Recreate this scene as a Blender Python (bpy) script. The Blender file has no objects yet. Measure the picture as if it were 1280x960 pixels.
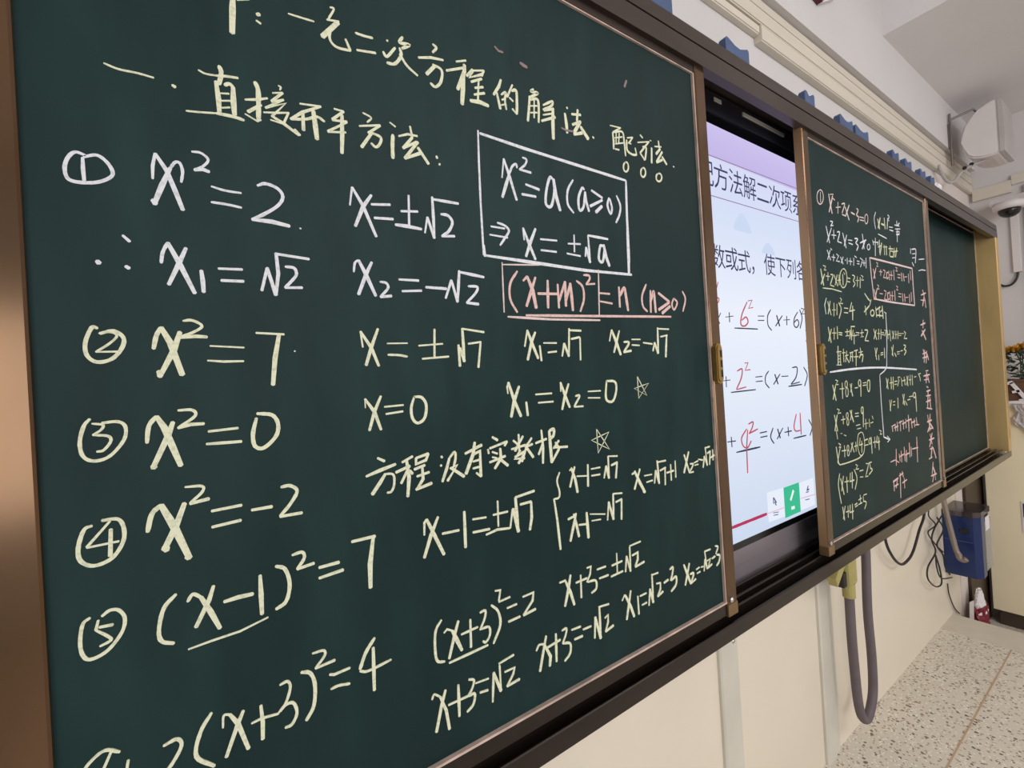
import bpy, bmesh, math, random
from mathutils import Vector, Matrix

random.seed(7)
scene = bpy.context.scene
COL = scene.collection

# ------------------------------------------------------------------ camera, world, light, exposure
cam_data = bpy.data.cameras.new('camera')
cam_data.sensor_fit = 'HORIZONTAL'
cam_data.sensor_width = 36.0
cam_data.lens = 560.0 * 36.0 / 1280.0
cam_data.clip_start = 0.02
cam = bpy.data.objects.new('camera', cam_data)
COL.objects.link(cam)
ROT = Matrix([[0.8293, 0.048148, -0.556725], [-0.555469, -0.037648, -0.830685], [-0.060956, 0.99813, -0.004477]])
cam.matrix_world = Matrix.Translation((0.0, 0.0, 1.382)) @ ROT.to_4x4()
scene.camera = cam

world = bpy.data.worlds.new('classroom_daylight')
scene.world = world
world.use_nodes = True
wbg = world.node_tree.nodes['Background']
wbg.inputs[0].default_value = (0.93, 0.97, 1.0, 1)
wbg.inputs[1].default_value = 0.48


def area(name, loc, target, sx, sy, energy, color=(1, 1, 1)):
    d = bpy.data.lights.new(name, 'AREA')
    d.shape = 'RECTANGLE'
    d.size = sx
    d.size_y = sy
    d.energy = energy
    d.color = color
    o = bpy.data.objects.new(name, d)
    COL.objects.link(o)
    o.location = loc
    o.rotation_euler = (Vector(target) - Vector(loc)).to_track_quat('-Z', 'Y').to_euler()
    return o


# classroom window on the far side of the pupils' seats, ceiling tubes, added fill
area('window_light', (-1.0, -3.5, 1.40), (1.8, 0.6, 1.2), 2.4, 1.4, 46, (0.97, 0.99, 1.0))
area('ceiling_tubes', (2.0, -1.9, 2.80), (2.3, -0.4, 0.0), 3.4, 0.5, 44, (1.0, 0.98, 0.96))
area('end_fill', (0.6, -3.2, 1.9), (4.0, 0.3, 1.2), 1.6, 1.4, 36, (0.98, 0.99, 1.0))  # unseen fill, added to brighten the cabinet and far end

scene.view_settings.view_transform = 'Standard'
scene.view_settings.look = 'None'
scene.view_settings.exposure = -0.12
scene.view_settings.gamma = 1.0
scene.view_settings.use_curve_mapping = False


# ------------------------------------------------------------------ materials
def lin(c):
    out = []
    for v in c:
        v = v / 255.0
        out.append(v / 12.92 if v <= 0.04045 else ((v + 0.055) / 1.055) ** 2.4)
    return (out[0], out[1], out[2], 1.0)


def mat(name, rgb, rough=0.6, metal=0.0, var=0.06, scale=6.0, bump=0.0, bscale=60.0, spec=0.5, stretch=None):
    m = bpy.data.materials.new(name)
    m.use_nodes = True
    nt = m.node_tree
    b = nt.nodes['Principled BSDF']
    b.inputs['Roughness'].default_value = rough
    b.inputs['Metallic'].default_value = metal
    b.inputs['Specular IOR Level'].default_value = spec
    tc = nt.nodes.new('ShaderNodeTexCoord')
    mp = nt.nodes.new('ShaderNodeMapping')
    if stretch:
        mp.inputs['Scale'].default_value = stretch
    nt.links.new(tc.outputs['Object'], mp.inputs['Vector'])
    n = nt.nodes.new('ShaderNodeTexNoise')
    n.inputs['Scale'].default_value = scale
    n.inputs['Detail'].default_value = 5
    nt.links.new(mp.outputs['Vector'], n.inputs['Vector'])
    r = nt.nodes.new('ShaderNodeValToRGB')
    c = lin(rgb)
    r.color_ramp.elements[0].position = 0.3
    r.color_ramp.elements[1].position = 0.7
    r.color_ramp.elements[0].color = tuple(max(0, v * (1 - var)) for v in c[:3]) + (1,)
    r.color_ramp.elements[1].color = tuple(min(1, v * (1 + var)) for v in c[:3]) + (1,)
    nt.links.new(n.outputs['Fac'], r.inputs['Fac'])
    nt.links.new(r.outputs['Color'], b.inputs['Base Color'])
    if bump:
        n2 = nt.nodes.new('ShaderNodeTexNoise')
        n2.inputs['Scale'].default_value = bscale
        nt.links.new(mp.outputs['Vector'], n2.inputs['Vector'])
        bp = nt.nodes.new('ShaderNodeBump')
        bp.inputs['Strength'].default_value = bump
        bp.inputs['Distance'].default_value = 0.003
        nt.links.new(n2.outputs['Fac'], bp.inputs['Height'])
        nt.links.new(bp.outputs['Normal'], b.inputs['Normal'])
    return m


def emit(name, rgb, strength=1.087):
    m = bpy.data.materials.new(name)
    m.use_nodes = True
    nt = m.node_tree
    nt.nodes.remove(nt.nodes['Principled BSDF'])
    e = nt.nodes.new('ShaderNodeEmission')
    e.inputs['Color'].default_value = lin(rgb)
    e.inputs['Strength'].default_value = strength
    nt.links.new(e.outputs[0], nt.nodes['Material Output'].inputs['Surface'])
    return m


def board_material():
    """dark green writing surface with wiped chalk haze"""
    m = bpy.data.materials.new('green_chalkboard')
    m.use_nodes = True
    nt = m.node_tree
    b = nt.nodes['Principled BSDF']
    b.inputs['Roughness'].default_value = 0.55
    b.inputs['Specular IOR Level'].default_value = 0.2
    tc = nt.nodes.new('ShaderNodeTexCoord')
    n = nt.nodes.new('ShaderNodeTexNoise')
    n.inputs['Scale'].default_value = 2.6
    n.inputs['Detail'].default_value = 6
    n.inputs['Distortion'].default_value = 0.6
    nt.links.new(tc.outputs['Object'], n.inputs['Vector'])
    mp = nt.nodes.new('ShaderNodeMapping')
    mp.inputs['Scale'].default_value = (9.0, 1.0, 2.2)
    mp.inputs['Rotation'].default_value = (0, 0.35, 0)
    nt.links.new(tc.outputs['Object'], mp.inputs['Vector'])
    n2 = nt.nodes.new('ShaderNodeTexNoise')
    n2.inputs['Scale'].default_value = 2.0
    n2.inputs['Detail'].default_value = 4
    nt.links.new(mp.outputs['Vector'], n2.inputs['Vector'])
    mu = nt.nodes.new('ShaderNodeMath')
    mu.operation = 'MULTIPLY'
    nt.links.new(n.outputs['Fac'], mu.inputs[0])
    nt.links.new(n2.outputs['Fac'], mu.inputs[1])
    r = nt.nodes.new('ShaderNodeValToRGB')
    r.color_ramp.elements[0].position = 0.18
    r.color_ramp.elements[0].color = lin((12, 37, 37))
    r.color_ramp.elements[1].position = 0.46
    r.color_ramp.elements[1].color = lin((24, 51, 50))
    nt.links.new(mu.outputs[0], r.inputs['Fac'])
    nt.links.new(r.outputs['Color'], b.inputs['Base Color'])
    return m


def chalk_material(name, rgb):
    m = bpy.data.materials.new(name)
    m.use_nodes = True
    nt = m.node_tree
    b = nt.nodes['Principled BSDF']
    b.inputs['Roughness'].default_value = 0.95
    b.inputs['Specular IOR Level'].default_value = 0.1
    tc = nt.nodes.new('ShaderNodeTexCoord')
    n = nt.nodes.new('ShaderNodeTexNoise')
    n.inputs['Scale'].default_value = 260
    n.inputs['Detail'].default_value = 3
    nt.links.new(tc.outputs['Object'], n.inputs['Vector'])
    r = nt.nodes.new('ShaderNodeValToRGB')
    c = lin(rgb)
    r.color_ramp.elements[0].position = 0.30
    r.color_ramp.elements[0].color = tuple(v * 0.75 + 0.01 for v in c[:3]) + (1,)
    r.color_ramp.elements[1].position = 0.52
    r.color_ramp.elements[1].color = c
    nt.links.new(n.outputs['Fac'], r.inputs['Fac'])
    nt.links.new(r.outputs['Color'], b.inputs['Base Color'])
    return m


def terrazzo_material():
    m = bpy.data.materials.new('terrazzo_floor')
    m.use_nodes = True
    nt = m.node_tree
    b = nt.nodes['Principled BSDF']
    b.inputs['Roughness'].default_value = 0.42
    tc = nt.nodes.new('ShaderNodeTexCoord')
    col = None
    base = nt.nodes.new('ShaderNodeTexNoise')
    base.inputs['Scale'].default_value = 4
    nt.links.new(tc.outputs['Object'], base.inputs['Vector'])
    rb = nt.nodes.new('ShaderNodeValToRGB')
    rb.color_ramp.elements[0].color = lin((204, 195, 180))
    rb.color_ramp.elements[1].color = lin((222, 213, 198))
    nt.links.new(base.outputs['Fac'], rb.inputs['Fac'])
    cur = rb.outputs['Color']
    for scale, thr, keep, rgb in ((90, 0.34, 0.40, (150, 132, 114)), (62, 0.34, 0.22, (112, 100, 92)),
                                  (100, 0.34, 0.45, (236, 230, 218)), (80, 0.30, 0.18, (164, 134, 110))):
        wn = nt.nodes.new('ShaderNodeTexNoise')
        wn.inputs['Scale'].default_value = scale * 1.3
        nt.links.new(tc.outputs['Object'], wn.inputs['Vector'])
        mx = nt.nodes.new('ShaderNodeMix')
        mx.data_type = 'VECTOR'
        mx.inputs[0].default_value = 0.012
        nt.links.new(tc.outputs['Object'], mx.inputs[4])
        nt.links.new(wn.outputs['Color'], mx.inputs[5])
        v = nt.nodes.new('ShaderNodeTexVoronoi')
        v.inputs['Scale'].default_value = scale
        nt.links.new(mx.outputs[1], v.inputs['Vector'])
        lt = nt.nodes.new('ShaderNodeMath')
        lt.operation = 'LESS_THAN'
        lt.inputs[1].default_value = thr
        nt.links.new(v.outputs['Distance'], lt.inputs[0])
        sp = nt.nodes.new('ShaderNodeSeparateColor')
        nt.links.new(v.outputs['Color'], sp.inputs[0])
        lk = nt.nodes.new('ShaderNodeMath')
        lk.operation = 'LESS_THAN'
        lk.inputs[1].default_value = keep
        nt.links.new(sp.outputs[0], lk.inputs[0])
        ml = nt.nodes.new('ShaderNodeMath')
        ml.operation = 'MULTIPLY'
        nt.links.new(lt.outputs[0], ml.inputs[0])
        nt.links.new(lk.outputs[0], ml.inputs[1])
        mc = nt.nodes.new('ShaderNodeMix')
        mc.data_type = 'RGBA'
        nt.links.new(ml.outputs[0], mc.inputs[0])
        nt.links.new(cur, mc.inputs[6])
        mc.inputs[7].default_value = lin(rgb)
        cur = mc.outputs[2]
    nt.links.new(cur, b.inputs['Base Color'])
    return m


def screen_material():
    """the lit slide: lavender at the top edge, then pale blue-white"""
    m = bpy.data.materials.new('lit_slide')
    m.use_nodes = True
    nt = m.node_tree
    nt.nodes.remove(nt.nodes['Principled BSDF'])
    e = nt.nodes.new('ShaderNodeEmission')
    tc = nt.nodes.new('ShaderNodeTexCoord')
    sx = nt.nodes.new('ShaderNodeSeparateXYZ')
    nt.links.new(tc.outputs['Object'], sx.inputs[0])
    mr = nt.nodes.new('ShaderNodeMapRange')
    mr.inputs[1].default_value = 0.951
    mr.inputs[2].default_value = 2.017
    nt.links.new(sx.outputs['Z'], mr.inputs[0])
    r = nt.nodes.new('ShaderNodeValToRGB')
    el = r.color_ramp.elements
    el[0].position = 0.0
    el[0].color = lin((206, 218, 240))
    el[1].position = 1.0
    el[1].color = lin((205, 195, 238))
    for p, c in ((0.30, (226, 234, 249)), (0.55, (236, 241, 253)), (0.80, (214, 224, 247)), (0.918, (216, 220, 246)), (0.922, (196, 184, 232))):
        x = el.new(p)
        x.color = lin(c)
    nt.links.new(mr.outputs[0], r.inputs['Fac'])
    nt.links.new(r.outputs['Color'], e.inputs['Color'])
    e.inputs['Strength'].default_value = 1.087
    nt.links.new(e.outputs[0], nt.nodes['Material Output'].inputs['Surface'])
    return m


def clear_material(name, rgb):
    m = bpy.data.materials.new(name)
    m.use_nodes = True
    b = m.node_tree.nodes['Principled BSDF']
    b.inputs['Base Color'].default_value = lin(rgb)
    b.inputs['Roughness'].default_value = 0.08
    b.inputs['Transmission Weight'].default_value = 0.85
    b.inputs['IOR'].default_value = 1.2
    return m


M = {
    'wall': mat('white_wall_paint', (205, 200, 199), 0.8, var=0.03, scale=2.5, bump=0.15, bscale=40),
    'cream': mat('cream_wall_panel', (224, 212, 194), 0.38, var=0.035, scale=3.0),
    'trunk': mat('aged_cream_plastic', (208, 198, 184), 0.55, var=0.05, scale=5, stretch=(0.4, 1, 3)),
    'batten': mat('off_white_cover_strip', (206, 199, 186), 0.45, var=0.05, scale=8),
    'ceil': mat('ceiling_paint', (222, 217, 217), 0.85, var=0.03, scale=2, bump=0.3, bscale=90),
    'pillar': mat('white_pillar_paint', (216, 204, 198), 0.8, var=0.04, scale=3),
    'board': board_material(),
    'brown': mat('brown_anodised_frame', (68, 57, 52), 0.34, 0.5, var=0.12, scale=9, stretch=(0.5, 2, 2)),
    'bronze': mat('dark_bronze_frame', (48, 39, 34), 0.22, 0.6, var=0.15, scale=9, stretch=(0.5, 2, 2)),
    'gold': mat('champagne_gold_post', (214, 180, 122), 0.36, 0.5, var=0.10, scale=14, stretch=(1, 1, 0.25)),
    'goldstile': mat('champagne_gold_stile', (106, 80, 58), 0.17, 0.75, var=0.12, scale=14, stretch=(1, 1, 0.3)),
    'litstile': mat('window_lit_stile_side', (158, 124, 90), 0.4, 0.4, var=0.14, scale=10, stretch=(1, 1, 0.4)),
    'capgold': mat('dull_gold_end_cap', (136, 108, 74), 0.3, 0.6, var=0.12, scale=20),
    'brass': mat('worn_brass', (168, 136, 78), 0.35, 0.75, var=0.12, scale=30),
    'track': mat('black_track_recess', (24, 21, 20), 0.6, var=0.1),
    'bead': mat('chalk_dusted_edge_bead', (196, 172, 160), 0.5, 0.2, var=0.28, scale=28),
    'steel': mat('steel_screw', (200, 196, 190), 0.25, 0.9, var=0.05),
    'bezel': mat('black_display_bezel', (12, 12, 15), 0.18, var=0.1),
    'spkbar': mat('grey_speaker_bar', (136, 126, 130), 0.3, 0.3, var=0.05),
    'topbar': mat('dark_grey_top_bar', (60, 60, 70), 0.05, 0.3, var=0.08),
    'strip': mat('white_reflection', (244, 242, 238), 0.5, var=0.02),
    'screen': screen_material(),
    'ink': emit('slide_ink', (62, 64, 84)),
    'title': emit('slide_title_ink', (66, 66, 104)),
    'redpen': emit('slide_red_pen', (190, 92, 106)),
    'bluepen': emit('slide_dark_pen', (70, 70, 104)),
    'rule': emit('slide_rule', (150, 128, 160)),
    'crimson': emit('slide_crimson', (186, 58, 96)),
    'crimsonfaint': emit('slide_faint_pink', (226, 196, 214)),
    'icon': emit('slide_icon', (92, 100, 138)),
    'green': emit('slide_green_tile', (66, 190, 146)),
    'tile': emit('slide_tile', (232, 238, 250)),
    'cloud': emit('slide_cloud', (204, 219, 243)),
    'penwhite': emit('slide_white_icon', (236, 250, 244)),
    'blue': mat('dull_blue_plastic', (62, 82, 120), 0.5, var=0.12, scale=20),
    'navy': mat('navy_blue_plastic', (15, 38, 88), 0.28, var=0.10, scale=8),
    'navyd': mat('navy_blue_edge', (18, 42, 92), 0.3, var=0.08),
    'clear': clear_material('clear_plastic', (205, 212, 216)),
    'smoke': clear_material('smoky_clear_lid', (120, 110, 112)),
    'white': mat('white_plastic', (212, 204, 202), 0.5, var=0.03),
    'grille': mat('grey_speaker_grille', (176, 168, 166), 0.7, var=0.05, bump=0.4, bscale=400),
    'bracket': mat('grey_steel_bracket', (120, 112, 110), 0.4, 0.6, var=0.1),
    'black': mat('black_rubber', (30, 24, 24), 0.5, var=0.1),
    'blackgloss': mat('smoked_dome', (20, 17, 20), 0.08, var=0.05),
    'hose': mat('grey_purple_hose', (98, 86, 90), 0.6, var=0.08, scale=20),
    'olive': mat('olive_plastic', (164, 152, 92), 0.5, var=0.10, scale=14),
    'tube': mat('dull_grey_tube', (142, 128, 118), 0.4, 0.4, var=0.08),
    'tan': mat('tan_cabinet_paint', (242, 226, 192), 0.6, var=0.04, scale=3),
    'kick': mat('shaded_plinth_brown', (70, 56, 44), 0.6, var=0.1),
    'dbrown': mat('dark_gap_shade', (58, 42, 32), 0.5, var=0.25, scale=10, stretch=(4, 4, 0.5)),
    'red': mat('dark_red_plastic', (122, 26, 46), 0.45, var=0.12, scale=15),
    'redsign': mat('dark_red_sign', (84, 20, 28), 0.5, var=0.1),
    'paper': mat('white_paper', (226, 220, 220), 0.8, var=0.05, scale=20),
    'purple': mat('purple_print', (78, 56, 112), 0.8, var=0.05),
    'brownbox': mat('brown_cardboard', (96, 66, 50), 0.8, var=0.15, scale=15),
    'yellow': mat('orange_yellow_petals', (208, 150, 40), 0.6, var=0.2, scale=30),
    'leaf': mat('dark_leaves', (44, 56, 40), 0.5, var=0.3, scale=30),
    'pale': mat('pale_leaves', (206, 208, 192), 0.6, var=0.15, scale=30),
    'photo': mat('dark_print', (66, 44, 40), 0.5, var=0.4, scale=40),
    'terrazzo': terrazzo_material(),
    'plain': mat('plain_concrete_edge', (206, 196, 180), 0.6, var=0.05, scale=12),
    'divider': mat('copper_divider_strip', (196, 166, 140), 0.5, 0.2, var=0.06),
    'chalk_white': chalk_material('white_chalk', (222, 221, 225)),
    'chalk_cream': chalk_material('cream_chalk', (222, 221, 192)),
    'chalk_yellow': chalk_material('pale_yellow_chalk', (208, 208, 172)),
    'chalk_pink': chalk_material('pink_chalk', (222, 186, 180)),
    'chalk_rose': chalk_material('pale_pink_chalk', (222, 198, 194)),
    'chalk_smear': chalk_material('smeared_chalk', (142, 124, 124)),
}


# ------------------------------------------------------------------ helpers
def obj(name, bm, m, parent=None, smooth=False):
    me = bpy.data.meshes.new(name)
    bmesh.ops.recalc_face_normals(bm, faces=bm.faces)
    bm.to_mesh(me)
    bm.free()
    ms = m if isinstance(m, (list, tuple)) else [m]
    for x in ms:
        me.materials.append(M[x] if isinstance(x, str) else x)
    if smooth:
        for p in me.polygons:
            p.use_smooth = True
    o = bpy.data.objects.new(name, me)
    COL.objects.link(o)
    if parent:
        o.parent = parent
        o.matrix_parent_inverse = Matrix.Translation(-Vector(parent.location)) if parent.parent is None else Matrix.Identity(4)
    return o


def tag(o, label, cat, group=None):
    o['label'] = label
    o['category'] = cat
    if group:
        o['group'] = group
    return o


def thing(name, label, cat, loc=(0, 0, 0), group=None):
    o = bpy.data.objects.new(name, None)
    o.empty_display_size = 0.05
    o.location = loc
    COL.objects.link(o)
    return tag(o, label, cat, group)


def struct(name, bm, m):
    o = obj(name, bm, m)
    o['kind'] = 'structure'
    return o


def add_box(bm, x0, x1, y0, y1, z0, z1, bev=0.0, mi=0):
    r = bmesh.ops.create_cube(bm, size=1.0)
    for v in r['verts']:
        v.co = Vector((x0 + (v.co.x + .5) * (x1 - x0), y0 + (v.co.y + .5) * (y1 - y0), z0 + (v.co.z + .5) * (z1 - z0)))
    fs = {f for v in r['verts'] for f in v.link_faces}
    for f in fs:
        f.material_index = mi
    if bev:
        es = {e for v in r['verts'] for e in v.link_edges}
        bmesh.ops.bevel(bm, geom=list(es), offset=bev, segments=2, affect='EDGES', profile=0.5)
    return bm


def box(*a, **k):
    return add_box(bmesh.new(), *a, **k)


def prism(pts, axis, a0, a1, bm=None):
    """closed polygon of 2-D points extruded along an axis"""
    bm = bm or bmesh.new()

    def P(p, a):
        if axis == 'x':
            return (a, p[0], p[1])
        if axis == 'y':
            return (p[0], a, p[1])
        return (p[0], p[1], a)
    A = [bm.verts.new(P(p, a0)) for p in pts]
    B = [bm.verts.new(P(p, a1)) for p in pts]
    n = len(pts)
    for i in range(n):
        bm.faces.new((A[i], A[(i + 1) % n], B[(i + 1) % n], B[i]))
    bm.faces.new(A[::-1])
    bm.faces.new(B)
    return bm


def catmull(P, n=6):
    P = [Vector(p) for p in P]
    if len(P) < 3:
        return P
    out = []
    Q = [P[0] * 2 - P[1]] + P + [P[-1] * 2 - P[-2]]
    for i in range(1, len(Q) - 2):
        a, b, c, d = Q[i - 1], Q[i], Q[i + 1], Q[i + 2]
        for k in range(n):
            t = k / n
            out.append(0.5 * ((2 * b) + (c - a) * t + (2 * a - 5 * b + 4 * c - d) * t * t + (3 * b - a - 3 * c + d) * t ** 3))
    out.append(P[-1])
    return out


def tube(path, r, bm=None, seg=10, smooth_path=True, radii=None):
    bm = bm or bmesh.new()
    P = catmull(path, 8) if smooth_path else [Vector(p) for p in path]
    rings = []
    up = None
    for i, p in enumerate(P):
        t = (P[min(i + 1, len(P) - 1)] - P[max(i - 1, 0)])
        if t.length < 1e-9:
            t = Vector((0, 0, 1))
        t.normalize()
        if up is None:
            up = t.orthogonal().normalized()
        up = (up - t * up.dot(t))
        if up.length < 1e-6:
            up = t.orthogonal()
        up.normalize()
        s = t.cross(up)
        rr = r if radii is None else radii[0] + (radii[1] - radii[0]) * i / (len(P) - 1)
        rings.append([bm.verts.new(p + (up * math.cos(a) + s * math.sin(a)) * rr) for a in [2 * math.pi * k / seg for k in range(seg)]])
    for A, B in zip(rings, rings[1:]):
        for k in range(seg):
            bm.faces.new((A[k], A[(k + 1) % seg], B[(k + 1) % seg], B[k]))
    bm.faces.new(rings[0][::-1])
    bm.faces.new(rings[-1])
    return bm


def lathe(prof, c, axis='z', seg=28, bm=None):
    bm = bm or bmesh.new()
    rings = []
    for r, h in prof:
        ring = []
        for k in range(seg):
            a = 2 * math.pi * k / seg
            if axis == 'z':
                ring.append(bm.verts.new((c[0] + r * math.cos(a), c[1] + r * math.sin(a), c[2] + h)))
            elif axis == 'y':
                ring.append(bm.verts.new((c[0] + r * math.cos(a), c[1] + h, c[2] + r * math.sin(a))))
            else:
                ring.append(bm.verts.new((c[0] + h, c[1] + r * math.cos(a), c[2] + r * math.sin(a))))
        rings.append(ring)
    for A, B in zip(rings, rings[1:]):
        for k in range(seg):
            bm.faces.new((A[k], A[(k + 1) % seg], B[(k + 1) % seg], B[k]))
    bm.faces.new(rings[0][::-1])
    bm.faces.new(rings[-1])
    return bm


# ------------------------------------------------------------------ room
WALL = 0.74          # front wall plane; the board stands in front of it
END = 4.20           # end wall plane
PILLAR = 0.734
FLOOR2 = -0.25       # classroom floor below the teacher's platform

struct('wall_front', box(-1.6, 4.3, WALL, WALL + .15, 1.45, 3.3), 'wall')
struct('wall_front_lower', box(-1.6, 4.3, WALL, WALL + .15, FLOOR2 - .1, 1.45), 'cream')
struct('wall_right', box(END, END + .15, -4.0, WALL + .15, FLOOR2 - .1, 3.3), 'wall')
bm = bmesh.new()
add_box(bm, -1.6, 4.3, -4.0, WALL + .15, 3.15, 3.3)                   # slab
struct('ceiling', bm, 'ceil')
struct('trim_1', box(2.62, 4.3, -4.0, .70, 2.875, 3.15), 'ceil')     # dropped cross beam
struct('trim_2', box(-1.6, 4.3, .70, WALL, 2.602, 3.15), 'wall')     # beam along the board wall
struct('pillar', box(3.46, END, PILLAR, WALL, FLOOR2, 2.450), 'pillar')
bm = bmesh.new()
add_box(bm, -1.6, 3.06, -1.6, WALL, -.03, 0.0, mi=0)
add_box(bm, 3.06, 3.285, -1.6, WALL, -.03, 0.0, mi=1)
add_box(bm, -1.6, 3.28, -1.595, WALL, FLOOR2, -.03, mi=1)
add_box(bm, -1.6, 4.3, -4.0, WALL, FLOOR2 - .1, FLOOR2, mi=0)
struct('floor', bm, ['terrazzo', 'plain'])
struct('trim_3', box(-1.6, 3.06, .4895, .4945, 0.0, 0.0012), 'divider')   # strip let into the terrazzo
# cover strips on the wall panels below the board
for i, (x0, x1) in enumerate(((1.118, 1.212), (1.712, 1.822))):
    w = x1 - x0
    o = struct('trim_%d' % (4 + i), prism([(x0, WALL), (x0, WALL - .008), (x0 + .004, WALL - .012), (x0 + w * .62, WALL - .012), (x0 + w * .66, WALL - .007),
                                            (x1 - .003, WALL - .007), (x1, WALL - .003), (x1, WALL)], 'z', 0.0, 1.0), 'batten')
    obj('screw', lathe([(.006, 0), (.0075, -.002), (.004, -.0045)], (x0 + w * .75, WALL - .007, .625), 'y', 14), 'steel', o)

# ------------------------------------------------------------------ blackboard frame (4 m wide, stands off the wall)
F0, F1 = -0.235, 3.703
fr = thing('blackboard_frame', 'long brown metal frame holding the sliding blackboards and the display', 'blackboard frame', (1.77, .62, .82))
obj('top_rail', prism([(.545, 2.042), (.545, 2.081), (.5485, 2.0815), (.5485, 2.0845), (.545, 2.085), (.547, 2.117), (.695, 2.117), (.695, 2.103), (.566, 2.103), (.566, 2.042)],
                      'x', F0, F1), 'brown', fr)
prof = [(.545, .820), (.545, .851), (.5465, .853), (.5495, .853), (.5505, .851), (.5505, .828), (.569, .828), (.569, .860), (.5705, .862), (.5735, .862), (.575, .860), (.575, .842),
        (.592, .842), (.592, .860), (.5935, .862), (.597, .862), (.598, .860), (.598, .845), (.617, .845), (.617, .864), (.6185, .866), (.6225, .866), (.624, .864), (.624, .850),
        (.695, .850), (.695, .82)]
obj('bottom_rail', prism(prof, 'x', F0, F1), 'bronze', fr)
obj('left_post', prism([(F0, .545), (F0 + .002, .543), (-.168, .543), (-.166, .545), (-.166, .695), (F0, .695)], 'z', .853, 2.042), 'gold', fr)
obj('right_post', prism([(3.640, .545), (3.642, .543), (F1 - .002, .543), (F1, .545), (F1, .695), (3.655, .695), (3.655, .640), (3.640, .640)], 'z', .853, 2.042), 'gold', fr)
obj('right_post_upper', prism([(3.640, .5665), (F1, .5665), (F1, .695), (3.655, .695), (3.655, .640), (3.640, .640)], 'z', 2.0421, 2.1028), 'gold', fr)
obj('backing', box(F0 + .01, F1 - .01, .687, .6945, .85, 2.103), 'track', fr)
for z in (.84, 2.105):
    obj('wall_bracket', box(0.4, 0.46, .695, .7395, z - .02, z + .02), 'track', fr)
    obj('wall_bracket', box(3.1, 3.16, .695, .7395, z - .02, z + .02), 'track', fr)

fx = thing('fixed_blackboard', 'bare dark green blackboard panel at the far right end of the frame', 'blackboard', (3.2, .66, .87))
obj('board_surface', box(2.49, 3.640, .626, .6355, .866, 2.09), 'board', fx)
bm = bmesh.new()
add_box(bm, 2.49, 3.640, .6235, .626, .866, .870)
add_box(bm, 2.49, 3.640, .6235, .626, 2.086, 2.09)
add_box(bm, 3.636, 3.640, .6235, .626, .870, 2.086)
obj('edge_bead', bm, 'bead', fx)
obj('bottom_ledge', box(2.49, 3.640, .6245, .6355, .8505, .866), 'bronze', fx)

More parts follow.
